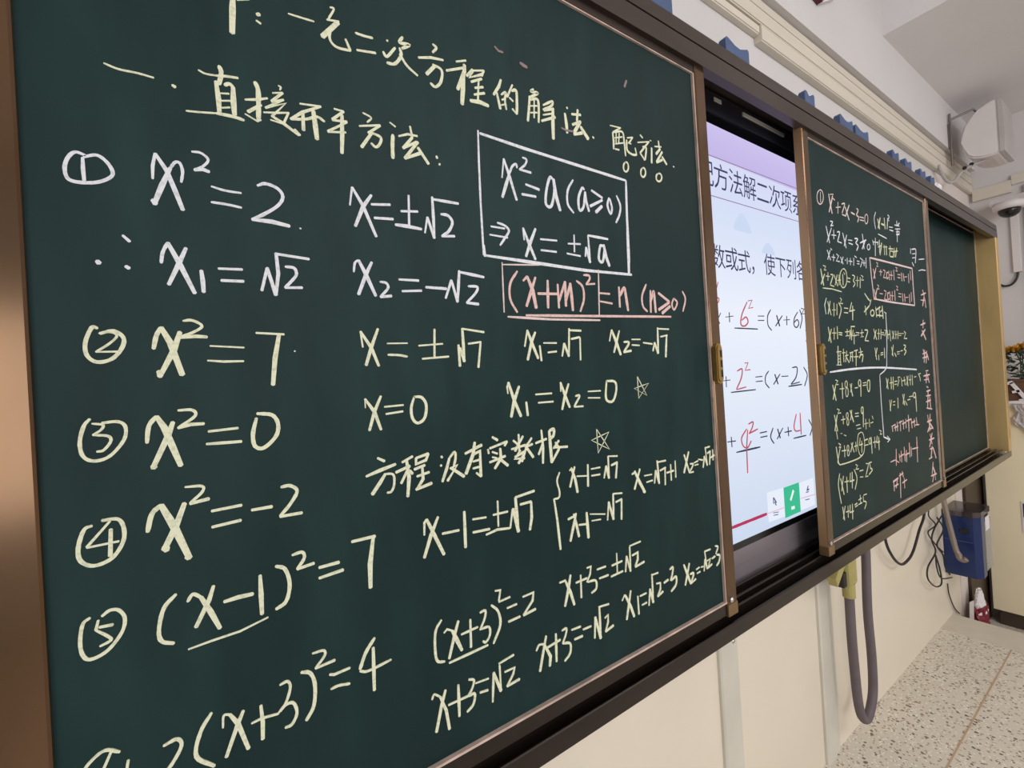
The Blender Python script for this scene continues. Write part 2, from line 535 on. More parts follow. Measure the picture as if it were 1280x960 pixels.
# ------------------------------------------------------------------ chalk writing (board coordinates in tenths of a millimetre: x along the wall, z up)
WRITING_LEFT = [
    ('cream', 'cream chalk heading across the top of the board',
     '67:401,18281 389,18111 373,17839|23:437,18227 554,18285|56:622,18142 650,18160|34:613,18074 656,18054|~24:947,18290 1079,18298 1227,18310|~27:1420,18563 1466,18560 1394,18409|35:1376,18394 1517,18427|81:1507,18414 1311,18162|~34:1414,18312 1397,18168 1472,18095 1642,18111|45:1586,18237 1634,18118|~35:1712,18364 1814,18366 1929,18381|45:1718,18149 1956,18198|46:2117,18428 2126,18417|~40:2057,18254 2104,18206 2224,18365|~45:2338,18552 2291,18460 2428,18481 2318,18390|~44:2287,18388 2301,18293 2211,18151 2099,18122|~37:2281,18306 2377,18180 2520,18097|~39:2774,18621 2828,18589 2766,18503|42:2547,18352 2738,18420 2922,18450|71:2788,18323 2655,18163|~43:2755,18332 2888,18295 2866,18129 2780,18027 2703,18054|40:3128,18503 3291,18576|51:2963,18317 3271,18466|70:3261,18506 3255,18406 3125,18103|73:3239,18357 3184,17905|58:3288,18351 3395,18476|37:3395,18465 3590,18532|57:3394,18453 3337,18346 3560,18465|50:3590,18532 3545,18438|51:3357,18287 3542,18392|49:3415,18217 3559,18275|44:3488,18363 3453,18030|52:3395,18112 3579,18191|67:3325,18002 3491,18030 3632,18017|52:3887,18495 3843,18378 3738,18219|58:3795,18271 3845,18035|~40:3875,18262 3962,18323 3939,18201 3956,18056|39:3883,18184 3955,18229|35:3863,18097 3934,18130|47:4098,18484 3985,18261|~50:4077,18383 4164,18411 4164,18223 4151,18043|44:4026,18262 4093,18225|50:4151,18043 4070,18101|~47:4510,18550 4460,18493 4597,18512 4407,18380|55:4424,18410 4394,18196 4358,17995|~47:4420,18348 4574,18407 4595,18280 4575,18031|36:4428,18254 4565,18296|36:4419,18144 4557,18184|38:4511,18376 4489,18080|~43:4691,18345 4889,18467 4866,18386 4686,18270|58:4700,18262 4911,18349|63:4640,18074 4933,18218|75:4893,18319 4875,18090 4865,17839|42:4679,18183 4905,18273|48:5200,18460 5219,18450|67:5154,18345 5174,18172 5178,18021|57:5307,18376 5517,18424|66:5454,18496 5420,18292|69:5310,18197 5507,18304|89:5488,18285 5333,18062|74:5331,18036 5526,18113|99:5500,18210 5662,18044|51:5775,18113 5803,18094|34:6239,18439 6517,18469|43:6517,18469 6308,18339|51:6294,18326 6306,18173 6293,18023|~41:6307,18330 6551,18404 6589,18227 6606,17969|35:6338,18237 6542,18308|35:6341,18127 6560,18201|38:6386,18341 6368,18134|40:6467,18363 6435,18151|47:6333,18033 6439,18041|38:6679,18325 6835,18375|47:6835,18375 6726,18243|~46:6662,18283 6658,18094 6791,18041 6919,18062|42:6919,18062 6888,18188|36:6698,18236 6781,18238|48:7057,18480 7125,18440|38:6970,18314 7313,18414|54:7297,18406 7024,18126|~48:7108,18262 7211,18268 7158,18022|59:7024,18126 7144,18019|30:7340,18449 7375,18448|62:7377,18309 7348,18007|40:7472,18362 7675,18402|51:7599,18503 7610,18366|73:7640,18353 7504,18221|66:7697,18307 7504,18062|72:7503,18052 7681,18143|73:7687,18204 7816,18083|~38:6574,17838 6618,17854 6653,17833 6665,17784 6650,17725 6613,17681 6569,17669 6536,17693 6527,17744 6544,17801 6582,17843|~40:7054,17838 7099,17854 7135,17833 7148,17784 7132,17726 7094,17683 7049,17671 7015,17694 7006,17745 7024,17802 7063,17843|~41:7516,17830 7572,17847 7617,17831 7634,17788 7616,17736 7570,17694 7515,17681 7472,17700 7459,17744 7479,17796 7526,17835|38:8025,18089 8057,18086'),
    ('cream', 'cream chalk subheading of six large characters',
     '~22:-703,17131 -597,17110 -451,17119 -330,17115|43:-183,17090 -159,17076|~22:45,17324 103,17304 200,17315|33:200,17315 292,17339 403,17357|~48:233,17432 249,17362 223,17230|56:197,17253 211,17070 212,16909|~39:273,17235 315,17265 351,17244|59:351,17244 347,17079 350,16938|25:232,17136 310,17155|26:237,17057 315,17080|27:238,16981 312,17008|~22:-80,16856 22,16873 180,16906|~37:180,16906 326,16915 437,16903|31:458,17137 575,17173 680,17220|~52:563,17368 590,17287 587,17130 577,16942|50:611,17126 480,17009|24:450,16978 567,16928 602,16955|~20:797,17402 823,17391 811,17356|28:734,17297 838,17332|44:838,17332 719,17198|34:719,17192 844,17253|36:844,17253 654,17105|38:654,17105 863,17218 715,17026|24:632,17047 768,17081 894,17118|36:888,17116 829,16973|38:710,17031 834,16974 986,16882|26:698,16982 829,16970|39:942,16940 997,16884|34:1015,17261 1246,17295|38:1246,17295 1034,17164 908,17049|~35:908,17049 1079,17098 1197,17158 1279,17123|56:1042,17176 1038,16954|69:1159,17218 1173,17026 1182,16885|35:1398,17314 1510,17312|46:1510,17312 1370,17175|40:1370,17168 1543,17196|41:1543,17189 1310,17015|37:1310,17009 1522,17058|58:1487,17264 1476,17011 1460,16786|~26:1744,17366 1848,17331 1794,17259|38:1692,17184 1959,17266|44:1959,17261 1800,17125|59:1844,17136 1705,16922|~37:1844,17139 1957,17108 1937,17016 1884,16967 1829,17003|31:2089,17341 2162,17302|~52:2122,17188 2108,17044 2103,16874|36:2201,17189 2328,17249 2463,17258|43:2366,17365 2389,17220|59:2389,17220 2253,17043|48:2253,17043 2449,17175|63:2466,17179 2268,16912|57:2268,16912 2488,17032|63:2461,17102 2603,16913|45:2728,17051 2738,17022|50:2761,16949 2774,16941'),
    ('white', 'white chalk equation with the circled number one',
     '~33:-870,16208 -941,16222 -994,16151 -1016,16050 -992,15958 -891,15948 -775,15982 -686,16062 -709,16160 -786,16228 -881,16192|36:-890,16183 -892,16077 -888,15966|34:-384,16091 -378,16220 -354,16349|47:-354,16349 -270,16199 -207,15998 -154,15816|~30:-155,16101 -139,16212 -156,16293 -195,16298 -239,16228|53:-239,16228 -313,16038 -381,15845|63:-393,15880 -372,15839|~28:-52,16441 27,16444 87,16387 34,16304 -39,16257|45:-39,16252 32,16277 90,16261|~26:100,16110 221,16089 370,16090|~29:92,15942 228,15942 365,15930|~39:528,16203 610,16241 728,16209 777,16124 718,16011 578,15895 458,15817|51:458,15817 648,15822 829,15798|29:935,15790 948,15786|34:1518,16160 1557,16389|49:1557,16389 1679,16178 1823,15812|52:1791,16335 1679,16169 1569,15908|44:1784,16216 2028,16254|46:1812,16049 2057,16072|42:2169,16194 2405,16228|42:2288,16424 2271,16032|51:2082,16004 2235,16007 2444,15997|39:2489,15953 2537,16174|54:2537,16174 2623,15900|45:2623,15900 2627,16199 2626,16466|50:2624,16435 3026,16444|~44:2742,16248 2849,16245 2912,16160 2845,16024 2738,15946|51:2737,15942 2935,15969'),
    ('white', 'white chalk line of two roots after a therefore sign',
     '37:-637,15492 -587,15438|53:-831,15227 -816,15203|49:-628,15196 -602,15177|~34:-355,15255 -338,15362 -294,15465|52:-294,15465 -204,15255 -94,14968|47:-147,15430 -210,15270 -305,15042|49:-29,15211 -21,15102 -19,14985|40:120,15244 338,15255|43:140,15120 345,15127|43:512,15037 576,15292|52:576,15297 649,14996|46:649,14996 685,15243 674,15471|44:674,15462 1015,15440|~37:758,15327 850,15319 869,15243 802,15151 745,15087|42:745,15087 925,15100|~31:1517,15336 1537,15449 1584,15488|51:1584,15488 1666,15312 1772,15056|50:1746,15480 1666,15322 1559,15062|~36:1834,15241 1917,15229 1932,15162 1829,15050|54:1829,15048 1975,15069|43:2085,15290 2357,15297|45:2120,15140 2391,15165|51:2454,15216 2758,15217|50:2738,15084 2842,15342|55:2842,15342 2919,15042|47:2919,15042 2947,15276 2973,15486|48:2972,15469 3372,15429|~41:3102,15277 3249,15277 3218,15188 3062,15039|58:3062,15039 3256,15028'),
    ('white', 'white chalk rectangle drawn around a rule',
     '35:3423,17593 3406,17125 3393,16505 3391,15757|53:3453,17557 4251,17531 5182,17518 6569,17499|61:6569,17499 6535,16808 6520,15969|70:6537,16752 6515,16196 6494,15756|54:3420,15753 3948,15744 4632,15732 5397,15718 6564,15746|55:3401,15905 3413,15739'),
    ('white', 'white chalk rule inside the drawn rectangle',
     '38:3797,16975 3848,17272|56:3848,17272 3932,17038 4045,16678|~40:4088,17188 4073,17243 3999,17191 3934,17061|60:3934,17061 3783,16676|~37:4205,17378 4282,17361 4246,17270 4133,17174|55:4133,17174 4355,17170|58:4237,16961 4501,16929|57:4152,16791 4425,16802|~53:4796,17159 4734,17171 4648,16946 4622,16722 4729,16704 4812,16953 4812,17163|76:4812,17163 4840,16909 4916,16662|~45:5243,17239 5109,17035 5091,16804 5213,16673|~52:5490,17121 5440,17137 5345,16952 5349,16747 5448,16815 5505,17085|62:5505,17085 5517,16931 5573,16759|64:5662,17141 5917,17057|68:5914,17016 5609,16856|88:5897,16906 5739,16773|~50:6089,17089 6039,16944 6103,16807 6150,16909 6108,17078|~45:6289,17166 6373,17003 6338,16831 6233,16664|39:3545,16198 3789,16200|39:3516,16071 3834,16069|~40:3661,16271 3792,16246 3864,16176 3778,16050 3690,15937|45:4142,16075 4133,16261|60:4133,16261 4226,16039 4339,15792|59:4376,16285 4255,16043 4157,15819|44:4463,16129 4805,16150|45:4462,15954 4781,15962|44:5043,16131 5324,16159|42:5190,16301 5176,16008|45:5006,15963 5307,15952|56:5421,15959 5449,16117|71:5449,16117 5526,15867|46:5526,15867 5512,16333|52:5512,16333 5997,16332|~57:5856,16196 5789,16172 5740,15951 5831,15914 5904,16155|78:5879,16214 5926,16002 5992,15852'),
    ('pink', 'pink chalk equation underlined below the white rectangle',
     '~42:3974,15572 3830,15373 3813,15132 3927,14938|52:4072,15432 4155,15507|73:4155,15507 4247,15295 4295,15022|60:4315,15507 4109,15040|59:4347,15252 4742,15271|58:4558,15479 4534,15033|61:4762,15430 4761,15043|65:4770,15158 4927,15486|61:4927,15486 4913,15080|64:4920,15167 5040,15466|71:5040,15466 5061,15013|~45:5181,15521 5312,15427 5323,15219 5225,15006|~43:5349,15633 5471,15635 5487,15576 5397,15478|48:5397,15478 5605,15503|44:5706,15348 5956,15349|48:5706,15204 6008,15180|63:6202,15492 6196,15126|~66:6215,15334 6339,15486 6372,15343 6409,15072|~49:6957,15597 6821,15371 6828,15173 6944,15078|59:7068,15487 7044,15065|~64:7065,15285 7160,15477 7178,15291 7189,15071|78:7304,15452 7622,15298|76:7621,15288 7283,15126|88:7641,15212 7382,15062|~45:7768,15377 7700,15250 7762,15148 7872,15294 7773,15377|~46:8068,15537 8151,15381 8043,15124|46:4089,14898 4938,14921 7647,15003'),
    ('rose', 'pale pink chalk box around the bracketed square',
     '27:3704,15679 3695,15336 3687,14928|26:3702,15647 4417,15711|32:5711,15757 5687,15332 5664,14963|38:3749,14864 4563,14851 5677,14872'),
    ('cream', 'cream chalk equation with the circled number two',
     '~36:-854,14592 -893,14599 -942,14465 -938,14344 -872,14278 -765,14305 -689,14408 -673,14504 -740,14570 -840,14544|~23:-847,14544 -769,14560 -720,14523 -781,14446 -875,14372|25:-875,14372 -719,14374|~44:-453,14398 -426,14526 -386,14610|66:-386,14610 -322,14467 -237,14134|57:-236,14569 -293,14387 -419,14121|64:-421,14180 -413,14126|~29:-207,14681 -132,14689 -50,14634 -121,14571 -239,14518|39:-239,14512 -106,14526 -13,14520|25:8,14427 312,14409|28:-20,14275 123,14262 301,14263|35:432,14569 707,14557|58:657,14561 603,14292 567,13993|25:801,14369 811,14364|31:1572,14410 1554,14604|47:1554,14604 1677,14400 1757,14173|48:1772,14642 1677,14410 1599,14186|27:1880,14457 2149,14461|~33:1881,14313 2028,14306 2137,14285|32:2302,14428 2651,14454|43:2542,14652 2517,14265|37:2343,14254 2730,14278|52:2890,14438 2894,14140|61:2911,14396 2969,14205|48:2969,14205 2965,14671|41:2965,14667 3316,14624|41:3046,14455 3256,14482|50:3247,14471 3188,14115|42:4027,14415 4094,14667|59:4094,14667 4161,14485 4273,14226|56:4246,14639 4161,14485 4068,14206|52:4318,14427 4335,14189|36:4396,14470 4663,14470|45:4475,14319 4653,14334|50:4766,14255 4822,14463|70:4822,14463 4911,14253|46:4911,14253 4949,14712|49:4946,14682 5213,14680|51:4984,14538 5170,14570|48:5180,14565 5162,14186|44:5876,14506 5943,14706|70:5943,14706 6046,14493 6141,14263|53:6141,14697 5972,14305|~45:6240,14494 6378,14480 6224,14308|61:6224,14308 6425,14334|36:6456,14542 6692,14543|39:6455,14439 6660,14431|48:6770,14482 7026,14459|57:7035,14324 7094,14483|77:7094,14483 7186,14280|52:7186,14280 7211,14774|46:7209,14754 7552,14752|47:7284,14600 7494,14632|60:7469,14617 7405,14204'),
    ('cream', 'cream chalk equation with the circled number three',
     '~32:-942,13754 -985,13693 -1018,13551 -1003,13421 -931,13365 -819,13395 -713,13533 -696,13655 -748,13711 -861,13709|~23:-930,13710 -855,13690 -871,13645 -928,13604|~26:-928,13604 -825,13584 -806,13534 -858,13457 -907,13448|~43:-545,13484 -522,13647 -461,13735|64:-461,13735 -407,13625 -291,13226|60:-334,13668 -380,13533 -510,13236|68:-507,13265 -499,13234|~32:-289,13780 -175,13775 -153,13712 -297,13604|39:-297,13604 -190,13630 -81,13627|39:-48,13543 214,13552|37:-71,13416 46,13412 239,13406|~44:389,13642 348,13473 361,13341 445,13313 567,13426 594,13557 540,13662 397,13690|22:1559,13660 1560,13771|47:1560,13771 1667,13605 1737,13373|48:1759,13795 1667,13605 1592,13379|35:1796,13656 2044,13661|37:1810,13564 2033,13580|~41:2197,13758 2147,13614 2158,13476 2227,13410 2325,13470 2357,13637 2300,13741 2197,13758|32:3665,13708 3657,13810 3683,13876|62:3683,13876 3771,13600 3877,13353|59:3875,13810 3771,13600 3699,13358|60:3991,13562 4004,13353|38:4177,13666 4500,13665|43:4220,13534 4521,13532|36:4689,13683 4694,13829|63:4694,13829 4778,13604 4860,13414|53:4865,13801 4760,13581 4697,13390|~40:4999,13591 5088,13585 4958,13419|45:4958,13414 5158,13409|38:5288,13649 5581,13645|36:5279,13542 5560,13524|~49:5741,13807 5700,13546 5747,13451 5878,13455 5970,13636 5945,13784 5741,13807|20:6545,13855 6775,13492 6443,13637 6847,13715 6549,13451 6545,13855'),
    ('cream', 'cream chalk sentence beside a drawn star',
     '20:5429,12997 5711,12614 5298,12820 5719,12915 5436,12585 5429,12997|48:1671,13027 1756,12976|48:1519,12823 1695,12871 1895,12918|56:1758,12817 1686,12720 1580,12591|~33:1758,12817 1857,12790 1861,12667 1822,12586 1766,12578|46:1981,12928 2126,12986|50:1893,12813 2083,12867|53:2041,12953 2062,12723 2030,12480|50:2057,12837 1953,12663|48:2079,12811 2112,12761|50:2172,12957 2346,12991|54:2172,12957 2167,12878 2316,12914|51:2346,12991 2303,12904|50:2139,12813 2287,12848|50:2169,12717 2343,12747|46:2250,12842 2251,12669 2158,12547|56:2146,12550 2370,12596|44:2527,12931 2544,12910|44:2512,12815 2524,12801|51:2647,12891 2598,12754 2523,12588|~37:2647,12891 2731,12963 2739,12878 2704,12762|49:2650,12746 2759,12778 2600,12587|63:2677,12742 2856,12605|57:2891,12917 3165,13006|64:3054,13057 3014,12888 2886,12637|61:3014,12888 3130,12923 3120,12562|46:3008,12790 3108,12801|46:3001,12693 3101,12702|46:3120,12562 3052,12623|53:3347,13098 3434,13042|40:3262,12931 3272,12866|50:3292,12939 3599,13004|48:3599,13004 3549,12945|43:3332,12883 3419,12846|39:3327,12808 3400,12785|54:3470,12917 3475,12774 3359,12638|50:3278,12739 3553,12794|62:3473,12749 3589,12647|50:3709,13004 3799,12927|49:3811,13085 3808,12833|55:3889,13049 3729,12844|50:3668,12878 3928,12911|55:3722,12753 3921,12819|56:3825,12844 3721,12727 3897,12715|56:3885,12770 3779,12652|57:4051,13004 3925,12872|58:3962,12920 3845,12669|65:3912,12913 4062,12705|47:3942,12883 4061,12908|52:4246,13105 4259,12829 4240,12585|54:4122,12914 4339,12957|55:4266,12911 4166,12732|~55:4401,13075 4492,13093 4484,12996 4409,12949|72:4401,13075 4415,12573|59:4415,12573 4574,12761|53:4468,12789 4585,12900|50:4469,12802 4760,12780|53:4511,12881 4593,12772'),
    ('cream', 'cream chalk equation with the circled number four',
     '~35:-969,12777 -1024,12750 -1068,12597 -1056,12476 -971,12411 -845,12447 -761,12576 -749,12705 -788,12799 -899,12810|32:-844,12792 -1011,12591|28:-1011,12586 -789,12592|46:-841,12717 -855,12469|~46:-578,12628 -538,12793 -465,12866|70:-465,12866 -374,12640 -264,12294|65:-279,12849 -358,12636 -459,12428|82:-466,12451 -434,12421|78:-289,12320 -264,12298|~29:-268,13008 -129,12993 -131,12933 -235,12841|46:-236,12835 -76,12855|41:-60,12724 206,12733|42:-64,12560 192,12576|46:294,12662 488,12661|~41:587,12857 678,12857 745,12784 667,12652 561,12541|48:560,12536 784,12532'),
    ('cream', 'cream chalk equation with the circled number five',
     '~32:-1017,11950 -1066,11909 -1090,11755 -1077,11633 -1026,11577 -909,11615 -805,11744 -778,11866 -817,11954 -879,11974 -936,11938|31:-962,11910 -982,11825|~26:-982,11825 -903,11742 -884,11698 -961,11671|36:-957,11844 -864,11836|~38:-389,11971 -488,11865 -535,11667 -517,11554 -426,11501|~35:-301,11868 -254,11929 -190,11879|55:-190,11879 -114,11702 -46,11515|48:-80,11962 -125,11828 -245,11595|48:1,11772 125,11780 262,11774|52:337,11951 336,11747 334,11532|~44:489,12007 579,11949 616,11772 571,11597 469,11542|~37:657,12084 760,12091 777,12019 699,11916|48:699,11916 877,11935|53:927,11870 1148,11873|49:921,11750 1188,11772|54:1304,12076 1585,12076|62:1560,12070 1504,11753 1492,11468|25:-316,11400 -120,11414 126,11423 389,11481|39:2221,11938 2232,12097 2266,12135|59:2266,12135 2363,11905 2484,11617|55:2429,12135 2314,11916 2203,11645|47:2477,11897 2726,11887|53:2823,12124 2811,11629|42:2947,11988 3165,11971|49:2940,11806 3211,11793|46:3283,11979 3534,11977|41:3371,12164 3359,11797|41:3147,11725 3341,11755 3553,11728|45:3562,11726 3619,11986|74:3629,11997 3704,11641|56:3704,11641 3692,11906 3685,12156|58:3685,12156 4040,12191|55:3765,12035 3968,12040|55:3968,12035 3960,11796 3913,11619'),
    ('cream', 'cream chalk pair of root equations behind a tall brace',
     '~33:4560,12393 4497,12264 4535,12089 4513,11997 4414,11992|48:4414,11992 4454,11650 4484,11177|42:4772,12388 4816,12418 4860,12350|60:4815,12406 4882,12223 4914,12008|53:4883,12433 4760,12121|34:4919,12272 5152,12241|57:5177,12426 5154,12065|34:5246,12340 5457,12338|39:5247,12226 5446,12219|49:5537,12140 5601,12337|71:5601,12337 5655,12120|51:5655,12120 5663,12498|41:5663,12498 5892,12472|55:5729,12331 5882,12361|59:5874,12355 5821,12093|50:4677,11614 4834,11641|59:4804,11672 4853,11465 4887,11285|57:4853,11674 4699,11257|47:4903,11474 5102,11447|65:5084,11639 5093,11216|33:5159,11598 5512,11524|33:5190,11478 5399,11458|45:5557,11411 5609,11712|72:5609,11712 5703,11392|50:5703,11392 5730,11832|43:5730,11832 5955,11804|48:5784,11677 5938,11701|55:5930,11697 5899,11350|52:6239,12092 6330,12118|75:6312,12135 6433,11909 6559,11707|62:6456,12154 6282,11812|57:6471,11875 6531,11712|38:6567,12011 6778,12005|41:6618,11883 6789,11891|52:6839,11826 6891,12058|66:6891,12058 6977,11802|53:6977,11802 6952,12234|46:6949,12206 7204,12204|54:7021,12038 7190,12070|51:7171,12058 7149,11743|50:7216,11964 7425,11975|46:7345,12105 7338,11799|47:7490,12157 7481,11833|64:7786,12235 7920,11868|61:7937,12275 7749,11880|~39:7962,12028 8059,11999 7919,11853|43:7919,11853 8059,11852|41:8087,12025 8233,12050|37:8108,11976 8236,11979|41:8247,12079 8399,12042|53:8393,11887 8460,12112|59:8460,12112 8545,11911|46:8545,11911 8506,12294|47:8504,12279 8666,12290|54:8571,12159 8683,12192|51:8671,12178 8626,11915|54:8668,12051 8814,12088|44:8767,12213 8760,11991'),
    ('cream', 'cream chalk equation cut off at the lower left corner',
     '~30:-866,10658 -968,10723 -1071,10667 -1145,10571|32:-916,10711 -996,10533|33:-811,10555 -834,10419|~36:-551,10557 -446,10572 -414,10489 -503,10344 -586,10287|~40:-159,10697 -258,10547 -301,10329 -159,10159|~24:-70,10502 -58,10620 -6,10611|49:-6,10611 61,10487 141,10185|46:114,10596 61,10487 -56,10196|30:180,10431 278,10441 435,10418|45:274,10579 283,10399 274,10219|~32:462,10717 539,10725 562,10649 513,10506 450,10435|~35:435,10426 512,10482 586,10465 613,10345 559,10246 491,10239|~43:678,10768 769,10723 811,10578 788,10350 703,10220|~31:804,10930 923,10919 928,10856 826,10751|42:826,10751 1038,10765|37:972,10623 1021,10603 1198,10610|~32:976,10453 1062,10458 1188,10428|~45:1506,10854 1389,10715 1312,10547|~33:1310,10526 1412,10489 1691,10516|51:1481,10744 1465,10230'),
    ('cream', 'cream chalk equation sloping up along the bottom edge',
     '~37:2389,10770 2300,10658 2276,10449 2296,10264 2401,10212|32:2414,10587 2461,10621 2536,10574|61:2536,10574 2594,10432 2662,10263|50:2633,10673 2564,10503 2468,10226|41:2665,10477 2770,10481 2924,10489|48:2815,10631 2801,10252|~36:2973,10672 3059,10675 3039,10565 2957,10436|~36:2969,10442 3103,10427 3107,10308 3040,10237 2993,10265|~41:3161,10717 3266,10596 3290,10394 3160,10171|43:3237,10897 3325,10881 3290,10740|43:3288,10723 3484,10734|44:3421,10589 3594,10595|50:3433,10388 3639,10395|46:3708,10664 3905,10671 3881,10553 3702,10396|52:3702,10392 3928,10412|38:2464,10168 2760,10175 3069,10184|45:4422,10663 4536,10667 4607,10533|63:4550,10638 4633,10450 4699,10228|57:4655,10721 4587,10489 4503,10266|45:4760,10564 5002,10570|48:4870,10659 4857,10292|42:5016,10734 5105,10736 5077,10613 4997,10507|~42:5014,10502 5190,10476 5197,10343 5086,10298|45:5241,10646 5444,10643|46:5282,10484 5494,10481|49:5593,10615 5848,10628|40:5725,10797 5712,10433|49:5558,10436 5852,10448|54:5917,10416 5965,10680|62:5965,10680 6048,10393|42:6048,10393 6059,10823|43:6060,10837 6353,10849|57:6113,10655 6261,10673 6249,10549 6177,10441|53:6176,10433 6420,10461'),
    ('cream', 'cream chalk bottom row of root equations',
     '~29:2191,9795 2226,9849 2307,9784|50:2307,9784 2380,9573 2411,9309|52:2387,9839 2322,9678 2226,9358|40:2417,9626 2711,9618|47:2576,9829 2565,9408|~35:2737,9833 2816,9790 2774,9684 2711,9618|~39:2722,9613 2815,9604 2783,9473 2685,9414|35:2837,9740 3046,9720|44:2898,9585 3025,9566|41:3090,9368 3131,9766|69:3131,9766 3236,9465|43:3236,9465 3237,9831|45:3226,9856 3488,9885|43:3317,9701 3488,9698 3455,9612 3341,9485|51:3341,9485 3562,9498|~35:3894,9786 3956,9854 4070,9823|60:4055,9817 4156,9605 4131,9464|56:4094,9941 4017,9705 3940,9460|49:4094,9756 4367,9784|52:4285,9907 4267,9480|~37:4408,9911 4502,9914 4478,9815 4408,9710|~42:4408,9710 4560,9653 4547,9502 4431,9423|47:4608,9852 4801,9840|55:4658,9682 4830,9676|49:4851,9774 5029,9766|51:5095,9543 5131,9881|73:5131,9881 5230,9494|48:5230,9494 5238,9996|44:5224,10019 5463,9995|45:5352,9792 5429,9819 5419,9702 5351,9567|58:5350,9561 5542,9601|41:5787,9946 5853,10021 5924,9916|65:5873,10015 5993,9783 6068,9577|57:6018,10053 5874,9587|49:6190,9902 6193,9577|44:6251,9883 6422,9887|45:6290,9709 6419,9716|50:6473,9642 6526,9927|71:6526,9927 6597,9660|44:6597,9660 6603,10179|43:6601,10165 6780,10158|46:6716,9972 6828,9954 6817,9839 6730,9734|57:6729,9728 6888,9773|57:6931,9923 7058,9945|~44:7123,10121 7220,10140 7182,10000 7126,9911|~50:7149,9904 7296,9937 7282,9789 7129,9700|66:7558,10093 7743,9668|60:7734,10076 7567,9689|~46:7737,9857 7854,9839 7743,9668|53:7743,9668 7913,9712|44:7948,9892 8056,9909|43:7965,9808 8072,9816|39:8108,9895 8188,9889|51:8204,9788 8256,10015|58:8254,10000 8315,9805|47:8315,9805 8262,10175|49:8262,10175 8466,10171|46:8332,9963 8445,9981 8344,9814|56:8344,9814 8488,9856|55:8500,9967 8615,9986|~42:8638,10194 8736,10152 8648,10026|~49:8674,10003 8784,9958 8742,9836 8649,9779'),
    ('smear', 'faint grey and pink chalk smears left by wiping',
     '42:3805,18971 3869,18926 3951,18933|69:4270,18884 4327,18868 4399,18857|42:5050,18068 5164,18056 5317,18079|67:6751,19421 6684,19286'),
]
